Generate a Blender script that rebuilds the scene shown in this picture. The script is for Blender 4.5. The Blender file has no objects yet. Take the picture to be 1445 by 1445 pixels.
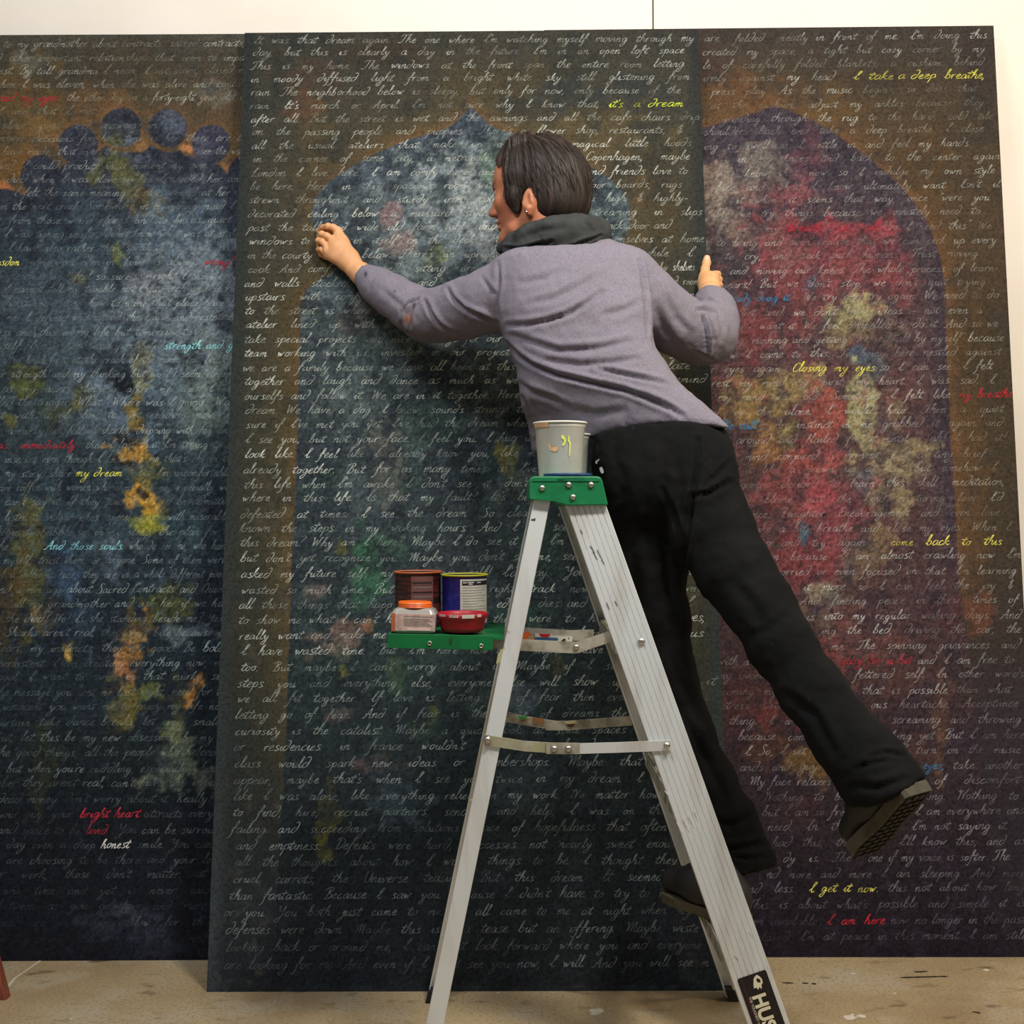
import bpy, bmesh, math, random
import numpy as np
from mathutils import Vector, Matrix
random.seed(7)
RNG = np.random.default_rng(11)
C = bpy.context.scene.collection
scene = bpy.context.scene

# ------------------------------------------------------------------ camera
CAMH, ROLL, FPX, CPX = 1.112, 0.005, 1577.0, 722.5
cam = bpy.data.objects.new('camera', bpy.data.cameras.new('camera')); C.objects.link(cam)
cam.data.sensor_width = 36.0; cam.data.lens = 36.0 * FPX / 1445.0
cam.data.clip_start = 0.02
cam.location = (0, 0, CAMH)
cam.matrix_world = Matrix.Translation((0, 0, CAMH)) @ Matrix.Rotation(ROLL, 4, 'Y') @ Matrix.Rotation(math.pi/2, 4, 'X')
scene.camera = cam
# ------------------------------------------------------------------ world, lights, exposure
w = bpy.data.worlds.new('room'); scene.world = w; w.use_nodes = True
w.node_tree.nodes['Background'].inputs[0].default_value = (1.0, 0.95, 0.89, 1)
w.node_tree.nodes['Background'].inputs[1].default_value = 0.18
scene.view_settings.view_transform = 'Standard'; scene.view_settings.look = 'None'
scene.view_settings.gamma = 1.0; scene.view_settings.exposure = 0.0
scene.view_settings.use_curve_mapping = False
def area(name, loc, aim, sx, sy, power, col):
    l = bpy.data.lights.new(name, 'AREA'); l.shape = 'RECTANGLE'; l.size = sx; l.size_y = sy
    l.energy = power; l.color = col
    o = bpy.data.objects.new(name, l); C.objects.link(o); o.location = loc
    o.rotation_euler = (Vector(aim) - Vector(loc)).to_track_quat('-Z', 'Y').to_euler()
    return o
area('ceiling_lamp', (0.75, 1.05, 3.05), (0.1, 2.9, 1.3), 0.42, 0.22, 49, (1.0, 0.93, 0.83))
area('ceiling_lamp_wide', (-0.8, 1.1, 3.1), (-0.6, 2.9, 1.3), 0.9, 0.3, 27, (0.96, 0.97, 1.0))

area('ceiling_lamp_right', (2.9, 1.35, 3.0), (1.9, 3.0, 1.2), 0.8, 0.3, 40, (1.0, 0.86, 0.68))
# ------------------------------------------------------------------ helpers
def P(px, py, D):
    """photo pixel at a distance D in front of the viewer -> point in the room"""
    u, v = (px - CPX) / FPX, -(py - CPX) / FPX
    c, s = math.cos(ROLL), math.sin(ROLL)
    return np.array([(u*c + v*s) * D, D, CAMH + (-u*s + v*c) * D])
def to_px(p):
    p = np.asarray(p, float); x, y, z = p[..., 0], p[..., 1], p[..., 2] - CAMH
    c, s = math.cos(ROLL), math.sin(ROLL)
    return CPX + FPX*(x*c - z*s)/y, CPX - FPX*(x*s + z*c)/y
def s2l(c):
    c = np.asarray(c, float) / 255.0
    return np.where(c <= 0.04045, c/12.92, ((c + 0.055)/1.055)**2.4)
def thing(name, label, cat, loc=(0, 0, 0), group=None):
    o = bpy.data.objects.new(name, None); C.objects.link(o); o.location = loc; o.empty_display_size = .05
    o['label'] = label; o['category'] = cat
    if group: o['group'] = group
    return o
def link_mesh(name, me, m, parent=None, smooth=False):
    if m: me.materials.append(m)
    if smooth: me.polygons.foreach_set('use_smooth', [True]*len(me.polygons))
    o = bpy.data.objects.new(name, me); C.objects.link(o)
    if parent is not None:
        o.parent = parent
        t = Vector((0, 0, 0)); q = parent
        while q is not None: t += q.location; q = q.parent
        me.transform(Matrix.Translation(-t))
    return o
def raw(name, V, F, m, parent=None, smooth=False):
    me = bpy.data.meshes.new(name); me.from_pydata([tuple(map(float, v)) for v in V], [], [tuple(map(int, f)) for f in F]); me.update()
    return link_mesh(name, me, m, parent, smooth)
def quads(name, V, Q, m, parent=None, smooth=False, col=None):
    V = np.ascontiguousarray(V, np.float32); Q = np.ascontiguousarray(Q, np.int32)
    me = bpy.data.meshes.new(name); n = len(Q)
    me.vertices.add(len(V)); me.vertices.foreach_set('co', V.ravel())
    me.loops.add(4*n); me.loops.foreach_set('vertex_index', Q.ravel())
    me.polygons.add(n); me.polygons.foreach_set('loop_start', np.arange(0, 4*n, 4, dtype=np.int32))
    me.update(calc_edges=True)
    if col is not None:
        a = me.color_attributes.new('col', 'FLOAT_COLOR', 'POINT')
        cc = np.ones((len(V), 4), np.float32); cc[:, :3] = col
        a.data.foreach_set('color', cc.ravel())
    return link_mesh(name, me, m, parent, smooth)
def from_bm(name, bm, m, parent=None, smooth=False):
    me = bpy.data.meshes.new(name); bmesh.ops.recalc_face_normals(bm, faces=bm.faces); bm.to_mesh(me); bm.free()
    return link_mesh(name, me, m, parent, smooth)
def bm_box(bm, lo, hi, M=None, bev=0.0):
    t = bmesh.new()
    r = bmesh.ops.create_cube(t, size=1.0)
    lo = Vector(lo); hi = Vector(hi)
    for v in t.verts:
        v.co = Vector(((v.co.x+.5)*(hi.x-lo.x)+lo.x, (v.co.y+.5)*(hi.y-lo.y)+lo.y, (v.co.z+.5)*(hi.z-lo.z)+lo.z))
    if bev > 0: bmesh.ops.bevel(t, geom=list(t.edges), offset=bev, segments=2, affect='EDGES', profile=.5)
    if M is not None: bmesh.ops.transform(t, matrix=M, verts=t.verts)
    me = bpy.data.meshes.new('tmp'); t.to_mesh(me); t.free(); bm.from_mesh(me); bpy.data.meshes.remove(me)
def bm_lathe(bm, prof, M=None, seg=32):
    """prof: (r, z) list, closed at r=0 ends if given"""
    n = len(prof); rings = []
    for (r, z) in prof:
        if r < 1e-6: rings.append([bm.verts.new(tx(M, (0, 0, z)))])
        else: rings.append([bm.verts.new(tx(M, (r*math.cos(2*math.pi*k/seg), r*math.sin(2*math.pi*k/seg), z))) for k in range(seg)])
    for a, b in zip(rings, rings[1:]):
        for k in range(seg):
            k2 = (k+1) % seg
            if len(a) == 1 and len(b) == 1: continue
            if len(a) == 1: bm.faces.new((a[0], b[k], b[k2]))
            elif len(b) == 1: bm.faces.new((a[k], a[k2], b[0]))
            else: bm.faces.new((a[k], a[k2], b[k2], b[k]))
def tx(M, c):
    return (M @ Vector(c)) if M is not None else Vector(c)
def bm_extrude(bm, prof, A, B, U, V):
    """closed 2D profile (u,v) swept from A to B; U,V are either one axis pair or per-end scale is 1"""
    A, B, U, V = map(lambda q: Vector(tuple(q)), (A, B, U, V))
    ra = [bm.verts.new(A + U*u + V*v) for u, v in prof]; rb = [bm.verts.new(B + U*u + V*v) for u, v in prof]
    n = len(prof)
    for k in range(n): bm.faces.new((ra[k], ra[(k+1) % n], rb[(k+1) % n], rb[k]))
    bm.faces.new(ra[::-1]); bm.faces.new(rb)
def frame(origin, x, z):
    """matrix with local x along x and local z near z"""
    x = Vector(tuple(x)).normalized(); z = Vector(tuple(z)); y = z.cross(x).normalized(); z = x.cross(y).normalized()
    M = Matrix((x, y, z)).transposed().to_4x4(); M.translation = Vector(tuple(origin)); return M

# ------------------------------------------------------------------ numpy noise
def vnoise(x, y, seed):
    r = np.random.default_rng(seed); G = r.random((256, 256))
    xi = np.floor(x).astype(int); yi = np.floor(y).astype(int); fx = x-xi; fy = y-yi
    fx = fx*fx*(3-2*fx); fy = fy*fy*(3-2*fy)
    g = lambda a, b: G[a % 256, b % 256]
    return (g(xi, yi)*(1-fx)+g(xi+1, yi)*fx)*(1-fy)+(g(xi, yi+1)*(1-fx)+g(xi+1, yi+1)*fx)*fy
def fbm(x, y, f, seed, o=5):
    s = 0; a = .5; t = 0
    for k in range(o):
        s = s + a*vnoise(x*f, y*f, seed+k); t += a; a *= .55; f *= 2.03
    return s/t
def sm(a, b, x):
    t = np.clip((x-a)/(b-a), 0, 1); return t*t*(3-2*t)

# ------------------------------------------------------------------ signed-distance sculpting with surface nets
class Field:
    def __init__(s, pts, h, pad):
        pts = np.array(pts); s.h = h; s.lo = pts.min(0)-pad
        n = np.ceil((pts.max(0)+pad-s.lo)/h).astype(int)+1
        s.n = n; s.F = np.full(n, 1.0, np.float32)
        s.ax = [s.lo[i]+h*np.arange(n[i], dtype=np.float64) for i in range(3)]
    def sub(s, lo, hi):
        a = np.clip(np.floor((np.array(lo)-s.lo)/s.h).astype(int), 0, s.n); b = np.clip(np.ceil((np.array(hi)-s.lo)/s.h).astype(int)+1, 0, s.n)
        sl = tuple(slice(a[i], b[i]) for i in range(3))
        X = s.ax[0][sl[0]][:, None, None].astype(np.float32); Y = s.ax[1][sl[1]][None, :, None].astype(np.float32); Z = s.ax[2][sl[2]][None, None, :].astype(np.float32)
        return sl, X, Y, Z
    def add(s, sl, d, k):
        a = s.F[sl]
        if a.size == 0: return
        if k <= 0: s.F[sl] = np.minimum(a, d); return
        h = np.maximum(k-np.abs(a-d), 0)/k
        s.F[sl] = np.minimum(a, d)-h*h*k*.25
    def cut(s, sl, d, k):   # remove inside of d
        a = s.F[sl]
        if a.size == 0: return
        h = np.maximum(k-np.abs(a+d), 0)/max(k, 1e-9)
        s.F[sl] = np.maximum(a, -d)+h*h*k*.25
    def _cap(s, a, b, ra, rb, k, sq):
        a = np.asarray(a, float); b = np.asarray(b, float); m = (max(ra, rb))*1.6+k+.02
        sl, X, Y, Z = s.sub(np.minimum(a, b)-m, np.maximum(a, b)+m)
        ab = b-a; L = max(ab@ab, 1e-12)
        t = np.clip(((X-a[0])*ab[0]+(Y-a[1])*ab[1]+(Z-a[2])*ab[2])/L, 0, 1)
        qx, qy, qz = X-a[0]-t*ab[0], Y-a[1]-t*ab[1], Z-a[2]-t*ab[2]
        q2 = qx*qx+qy*qy+qz*qz
        if sq is not None:
            n, f = sq; n = np.asarray(n, float); n = n/np.linalg.norm(n)
            dn = qx*n[0]+qy*n[1]+qz*n[2]; q2 = q2+(1/(f*f)-1)*dn*dn
        return sl, np.sqrt(np.maximum(q2, 0))-(ra+(rb-ra)*t)
    def cap(s, a, b, ra, rb=None, k=.01, sq=None):
        sl, d = s._cap(a, b, ra, ra if rb is None else rb, k, sq); s.add(sl, d, k)
    def capcut(s, a, b, ra, rb=None, k=.005, sq=None):
        sl, d = s._cap(a, b, ra, ra if rb is None else rb, k, sq); s.cut(sl, d, k)
    def chain(s, pts, k=.02, sq=None):
        for p, q in zip(pts, pts[1:]): s.cap(p[0], q[0], p[1], q[1], k, sq)
    def _ell(s, c, R, r, k):
        c = np.asarray(c, float); r = np.asarray(r, float); m = r.max()*1.3+k+.01
        sl, X, Y, Z = s.sub(c-m, c+m); q = 0
        for i in range(3):
            v = R[i]; q = q+(((X-c[0])*v[0]+(Y-c[1])*v[1]+(Z-c[2])*v[2])/r[i])**2
        q = np.sqrt(q)
        return sl, (q-1)*r.min()*np.where(q > 1, 1, 1)
    def ell(s, c, r, k=.01, R=np.eye(3)):
        sl, d = s._ell(c, R, r, k); s.add(sl, d, k)
    def ellcut(s, c, r, k=.005, R=np.eye(3)):
        sl, d = s._ell(c, R, r, k); s.cut(sl, d, k)
    def mesh(s):
        F = s.F; I = F < 0
        act = np.zeros(np.array(F.shape)-1, bool); I8 = I[:-1, :-1, :-1]
        for dx in (0, 1):
            for dy in (0, 1):
                for dz in (0, 1):
                    act |= I[dx:F.shape[0]-1+dx, dy:F.shape[1]-1+dy, dz:F.shape[2]-1+dz] != I8
        cell = np.argwhere(act); idx = np.full(act.shape, -1, np.int64); idx[act] = np.arange(len(cell))
        acc = np.zeros((len(cell), 3)); cnt = np.zeros(len(cell))
        cor = [(0, 0, 0), (1, 0, 0), (0, 1, 0), (1, 1, 0), (0, 0, 1), (1, 0, 1), (0, 1, 1), (1, 1, 1)]
        v = [F[cell[:, 0]+c[0], cell[:, 1]+c[1], cell[:, 2]+c[2]] for c in cor]
        for i in range(8):
            for j in range(i+1, 8):
                d = np.array(cor[j])-np.array(cor[i])
                if abs(d).sum() != 1: continue
                mk = (v[i] < 0) != (v[j] < 0); t = np.where(mk, v[i]/np.where(mk, v[i]-v[j], 1), 0)
                acc += mk[:, None]*(np.array(cor[i])[None]+t[:, None]*d[None]); cnt += mk
        V = s.lo+s.h*(cell+acc/cnt[:, None])
        Q = []
        for ax in range(3):
            a1, a2 = (ax+1) % 3, (ax+2) % 3
            sl0 = [slice(None)]*3; sl1 = [slice(None)]*3; sl0[ax] = slice(0, -1); sl1[ax] = slice(1, None)
            e = I[tuple(sl0)] != I[tuple(sl1)]; ed = np.argwhere(e); st = I[tuple(sl0)][e]
            ok = (ed[:, a1] > 0) & (ed[:, a2] > 0) & (ed[:, a1] < F.shape[a1]-1) & (ed[:, a2] < F.shape[a2]-1)
            ed = ed[ok]; st = st[ok]; o1 = np.zeros(3, int); o1[a1] = 1; o2 = np.zeros(3, int); o2[a2] = 1
            g = lambda q: idx[q[:, 0], q[:, 1], q[:, 2]]
            q = np.stack([g(ed-o1-o2), g(ed-o2), g(ed), g(ed-o1)], 1)
            q[~st] = q[~st][:, ::-1]; Q.append(q)
        return V, np.concatenate(Q)
def relax(V, Q, n=2, lam=.5):
    E = np.concatenate([Q[:, [0, 1]], Q[:, [1, 2]], Q[:, [2, 3]], Q[:, [3, 0]]])
    deg = np.bincount(E[:, 0], minlength=len(V))+np.bincount(E[:, 1], minlength=len(V))
    for _ in range(n):
        S = np.zeros_like(V)
        for c in range(3): S[:, c] = np.bincount(E[:, 0], V[E[:, 1], c], len(V))+np.bincount(E[:, 1], V[E[:, 0], c], len(V))
        V = V+lam*(S/deg[:, None]-V)
    return V

# ------------------------------------------------------------------ materials
def mat(name, base, rough=.6, metal=0.0, noise=None, bump=None, attr=False, spec=.5, trans=0, alpha=None):
    """noise: list of (scale, color, lo, hi, detail, (sx,sy,sz)); bump: (scale, strength, distance)"""
    m = bpy.data.materials.new(name); m.use_nodes = True; nt = m.node_tree; N = nt.nodes; L = nt.links
    b = N['Principled BSDF']; b.inputs['Roughness'].default_value = rough; b.inputs['Metallic'].default_value = metal
    b.inputs['Specular IOR Level'].default_value = spec
    if trans: b.inputs['Transmission Weight'].default_value = trans
    tc = N.new('ShaderNodeTexCoord')
    if attr:
        a = N.new('ShaderNodeAttribute'); a.attribute_name = 'col'; cur = a.outputs['Color']
    else:
        a = N.new('ShaderNodeRGB'); a.outputs[0].default_value = (*s2l(base), 1); cur = a.outputs[0]
    for (sc, col, lo, hi, det, stretch) in (noise or []):
        mp = N.new('ShaderNodeMapping'); mp.inputs['Scale'].default_value = stretch; L.new(tc.outputs['Object'], mp.inputs[0])
        n = N.new('ShaderNodeTexNoise'); n.inputs['Scale'].default_value = sc; n.inputs['Detail'].default_value = det; L.new(mp.outputs[0], n.inputs[0])
        r = N.new('ShaderNodeMapRange'); r.inputs[1].default_value = lo; r.inputs[2].default_value = hi; L.new(n.outputs[0], r.inputs[0])
        mx = N.new('ShaderNodeMix'); mx.data_type = 'RGBA'
        L.new(r.outputs[0], mx.inputs[0]); L.new(cur, mx.inputs[6])
        mx.inputs[7].default_value = (*s2l(col), 1); cur = mx.outputs[2]
        if attr: # modulate instead of replace
            mx.blend_type = 'MULTIPLY'
    L.new(cur, b.inputs['Base Color'])
    if bump:
        n = N.new('ShaderNodeTexNoise'); n.inputs['Scale'].default_value = bump[0]; n.inputs['Detail'].default_value = 4
        mp = N.new('ShaderNodeMapping'); mp.inputs['Scale'].default_value = bump[3] if len(bump) > 3 else (1, 1, 1)
        L.new(tc.outputs['Object'], mp.inputs[0]); L.new(mp.outputs[0], n.inputs[0])
        bp = N.new('ShaderNodeBump'); bp.inputs['Strength'].default_value = bump[1]; bp.inputs['Distance'].default_value = bump[2]
        L.new(n.outputs[0], bp.inputs['Height']); L.new(bp.outputs[0], b.inputs['Normal'])
    return m
O1 = (1, 1, 1)
M = {}
M['paint'] = mat('artwork_paint', (0, 0, 0), .8, attr=True, noise=[(150, (190, 190, 190), .42, .72, 6, O1)], bump=(420, .2, .0004), spec=.12)
M['chalk'] = mat('chalk', (0, 0, 0), .9, attr=True, spec=.1)
M['wall'] = mat('white_wall_paint', (236, 229, 218), .8, noise=[(3, (228, 219, 205), .45, .8, 3, O1)], bump=(90, .08, .002))
M['floor'] = mat('concrete', (184, 164, 128), .6, noise=[(2.2, (150, 128, 94), .42, .7, 8, O1), (7, (188, 176, 152), .5, .75, 8, O1), (11, (104, 84, 62), .60, .74, 9, (1, 2.2, 1)), (140, (128, 112, 90), .5, .8, 3, O1)], bump=(60, .15, .002))
M['edge'] = mat('panel_edge', (44, 42, 40), .7, noise=[(30, (28, 27, 28), .4, .7, 4, O1)])
M['alu'] = mat('brushed_aluminium', (230, 236, 238), .36, .35, noise=[(25, (208, 205, 200), .45, .75, 5, (1, 1, .12)), (120, (236, 235, 232), .55, .8, 4, (1, 1, .1))], bump=(300, .15, .0004, (1, 1, .05)))
M['alu_dirty'] = mat('painted_aluminium', (192, 188, 174), .5, .3, noise=[(30, (130, 124, 108), .45, .7, 5, O1), (16, (176, 178, 140), .58, .68, 4, O1)])
M['green'] = mat('green_plastic', (20, 122, 74), .38, noise=[(40, (40, 142, 94), .5, .8, 5, O1), (15, (12, 96, 58), .5, .75, 4, O1)])
M['green_metal'] = mat('green_enamel', (8, 112, 58), .4, noise=[(90, (150, 160, 110), .70, .76, 6, O1), (12, (6, 92, 48), .5, .75, 4, O1)])
M['bolt'] = mat('steel_rivet', (196, 192, 184), .25, .9)
M['rubber'] = mat('black_rubber', (26, 25, 24), .7)
M['skin'] = mat('skin', (0, 0, 0), .5, attr=True, bump=(260, .12, .0005), spec=.4)
M['fleece'] = mat('lavender_fleece', (0, 0, 0), .95, attr=True, noise=[(260, (226, 225, 226), .4, .7, 4, O1)], bump=(420, .6, .0012), spec=.15)
M['hood'] = mat('charcoal_cotton', (66, 68, 68), .95, noise=[(25, (52, 54, 54), .4, .7, 4, O1)], bump=(600, .3, .0006), spec=.1)
M['trouser'] = mat('black_trouser_cloth', (20, 21, 22), .92, noise=[(9, (30, 30, 29), .45, .75, 5, O1), (45, (40, 40, 40), .68, .78, 3, O1)], bump=(400, .3, .0006), spec=.12)
M['hair'] = mat('dark_brown_hair', (0, 0, 0), .55, attr=True, spec=.35, bump=(300, .5, .001))
M['boot'] = mat('black_boot_leather', (24, 23, 22), .6, bump=(200, .3, .0008))
M['sole'] = mat('tan_boot_sole', (78, 72, 58), .75, noise=[(40, (60, 54, 42), .45, .7, 4, O1)])
M['lug'] = mat('dark_sole_lug', (30, 27, 22), .8)

# ------------------------------------------------------------------ room shell
WALLY = 3.092
def structure(o, label=None):
    o['kind'] = 'structure'
    if label: o['label'] = label
    return o
bm = bmesh.new(); bm_box(bm, (-4.5, WALLY, 0), (0.395, WALLY+.1, 3.6)); structure(from_bm('wall_back', bm, M['wall']), 'white painted wall behind the panels, left of the vertical seam')
bm = bmesh.new(); bm_box(bm, (0.399, WALLY-.006, 0), (4.5, WALLY+.1, 3.6)); structure(from_bm('wall_right', bm, M['wall']), 'white painted wall board right of the vertical seam')
bm = bmesh.new(); bm_box(bm, (-4.5, -3.0, -.1), (4.5, WALLY+.1, 0)); fl = structure(from_bm('floor', bm, M['floor']), 'stained tan concrete floor')
M['crack'] = mat('pale_joint_filler', (205, 196, 172), .8)
M['scuff'] = mat('dark_scuff', (52, 42, 32), .8)
M['blob'] = mat('dried_white_paint', (214, 206, 188), .7)
def floor_pt(px, py):
    d = P(px, py, 1.0) - np.array([0, 0, CAMH]); return np.array([0, 0, CAMH])+d*(-CAMH/d[2])
def floor_strip(name, pts, wd, m):
    V = []; F = []; rr = random.Random(len(pts)*7+int(pts[0][0]))
    q = [floor_pt(*p) for p in pts]; fine = []
    for a, b in zip(q, q[1:]):
        for k in range(6): fine.append(a+(b-a)*k/6)
    fine.append(q[-1])
    for i, p in enumerate(fine):
        t = fine[min(i+1, len(fine)-1)]-fine[max(i-1, 0)]; n = np.array([-t[1], t[0], 0]); n /= np.linalg.norm(n)+1e-9
        ww = wd*rr.uniform(.6, 1.2)*(.3 if i in (0, len(fine)-1) else 1)
        V += [p+n*ww+[0, 0, .0008], p-n*ww+[0, 0, .0008]]
        if i: F.append((2*i-2, 2*i-1, 2*i+1, 2*i))
    return raw(name, V, F, m, fl)
floor_strip('joint_filler', [(58, 1355), (40, 1368), (22, 1380), (8, 1396), (-30, 1430)], .004, M['crack'])['label'] = 'pale crooked joint line in the concrete'
for pts in ([(1103, 1387), (1120, 1387.5)], [(1132, 1387.5), (1141, 1388)], [(1145, 1388.5), (1152, 1388.6)], [(1270, 1380), (1300, 1379), (1338, 1378)], [(1290, 1372), (1310, 1371)], [(1372, 1428), (1384, 1430)]):
    floor_strip('scuff_mark', pts, .0035, M['scuff'])
for k, (px, py, r) in enumerate([(1204, 1374, 3), (1392, 1369, 5), (1200, 1436, 9), (1216, 1434, 6), (1203, 1432, 3), (842, 1427, 9), (838, 1431, 5), (703, 1401, 3), (100, 1438, 3), (1262, 1402, 3), (1060, 1400, 2)]):
    c = floor_pt(px, py); n = 11; rr = random.Random(k)
    V = [c+[0, 0, .0016]]+[c+np.array([math.cos(2*math.pi*i/n)*r/600*rr.uniform(.7, 1.3), math.sin(2*math.pi*i/n)*r/600*rr.uniform(.5, 1.1), .0006]) for i in range(n)]
    raw('paint_drip', V, [(0, 1+i, 1+(i+1) % n) for i in range(n)], M['blob'], fl)

# ------------------------------------------------------------------ painted panels
PW, PH, PT = 1.22, 2.44, .022
class Panel:
    def __init__(s, x0, D, yaw, lean):
        s.o = np.array([x0, D, 0.0]); s.u = np.array([math.cos(yaw), math.sin(yaw), 0]); n = np.array([-math.sin(yaw), math.cos(yaw), 0])
        s.v = n*math.sin(lean)+np.array([0, 0, 1])*math.cos(lean); s.n = np.cross(s.u, s.v)   # towards the viewer
        if s.n[1] > 0: s.n = -s.n
    key = 'C'
    def at(s, a, b, h=0.0):
        a = np.asarray(a, float)[..., None]; b = np.asarray(b, float)[..., None]; return s.o+a*s.u+b*s.v+np.asarray(h)[..., None]*s.n
    def uv(s, px, py):
        """photo pixel -> coordinates on the panel face"""
        px = np.asarray(px, float); py = np.asarray(py, float)
        e = np.array([0, 0, CAMH]); u, v = (px-CPX)/FPX, -(py-CPX)/FPX; c, q = math.cos(ROLL), math.sin(ROLL)
        d = np.stack([u*c+v*q, np.ones_like(u), -u*q+v*c], -1)
        t = ((s.o-e)@s.n)/(d@s.n); p = e+d*t[..., None]-s.o; return p@s.u, p@s.v
PC = Panel(-.7153, 2.5973, -.0061, .1691)
PL = Panel(-1.6226, 2.7823, .0006, .1133)
PR = Panel(.0911, 2.7889, -.0115, .1065)
PL.key = 'L'; PR.key = 'R'

def sdpoly(px, py, poly):
    """signed distance to closed polygon, negative inside"""
    pl = np.array(poly, float); d = np.full(px.shape, 1e9); ins = np.zeros(px.shape, bool)
    for (ax, ay), (bx, by) in zip(pl, np.roll(pl, -1, 0)):
        ex, ey = bx-ax, by-ay; wx, wy = px-ax, py-ay; t = np.clip((wx*ex+wy*ey)/(ex*ex+ey*ey+1e-9), 0, 1)
        d = np.minimum(d, (wx-t*ex)**2+(wy-t*ey)**2)
        c = (ay > py) != (by > py); ins ^= c & (px < (bx-ax)*(py-ay)/(by-ay+1e-12)+ax)
    d = np.sqrt(d); return np.where(ins, -d, d)
class Canvas:
    def __init__(s, px, py, base, seed):
        s.x = px; s.y = py; s.seed = seed; s.c = np.ones(px.shape+(3,))*np.array(base, float)
        s.wx = px+14*(fbm(px, py, 1/22, seed+90)-.5)*2; s.wy = py+14*(fbm(px, py, 1/22, seed+95)-.5)*2
    def mix(s, col, a):
        a = np.clip(a, 0, 1)[..., None]; s.c = s.c*(1-a)+np.array(col, float)*a
    def ramp(s, stops, mask=1.0):
        ys = [q[0] for q in stops]; cc = np.stack([np.interp(s.y, ys, [q[1][k] for q in stops]) for k in range(3)], -1)
        a = (np.ones(s.x.shape)*mask)[..., None]; s.c = s.c*(1-a)+cc*a
    def blob(s, cx, cy, rx, ry, col, st=.7, rough=.9, f=1/18, mask=None, rot=0):
        s.seed += 1; r = math.radians(rot); dx, dy = s.wx-cx, s.wy-cy
        dx, dy = dx*math.cos(r)+dy*math.sin(r), -dx*math.sin(r)+dy*math.cos(r)
        d = np.sqrt((dx/rx)**2+(dy/ry)**2)+rough*(fbm(s.x, s.y, f, s.seed, 6)-.5)*2.2
        a = (1-sm(.62, 1.12, d))*st
        s.mix(col, a if mask is None else a*mask)
    def patches(s, f, col, lo, hi, st, mask=1.0):
        s.seed += 7; s.mix(col, sm(lo, hi, fbm(s.x, s.y, f, s.seed, 6))*st*mask)
    def specks(s, n, box, rmin, rmax, col, st, seed):
        r = np.random.default_rng(seed)
        for _ in range(n):
            x, y = r.uniform(box[0], box[2]), r.uniform(box[1], box[3]); q = r.uniform(rmin, rmax)*r.uniform(.5, 1)
            j = (np.abs(s.x-x) < q*2) & (np.abs(s.y-y) < q*2)
            if not j.any(): continue
            d = np.hypot(s.x[j]-x, s.y[j]-y)/q; a = (np.clip(1.25-d, 0, 1)*st)[:, None]
            s.c[j] = s.c[j]*(1-a)+np.array(col)*a

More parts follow.
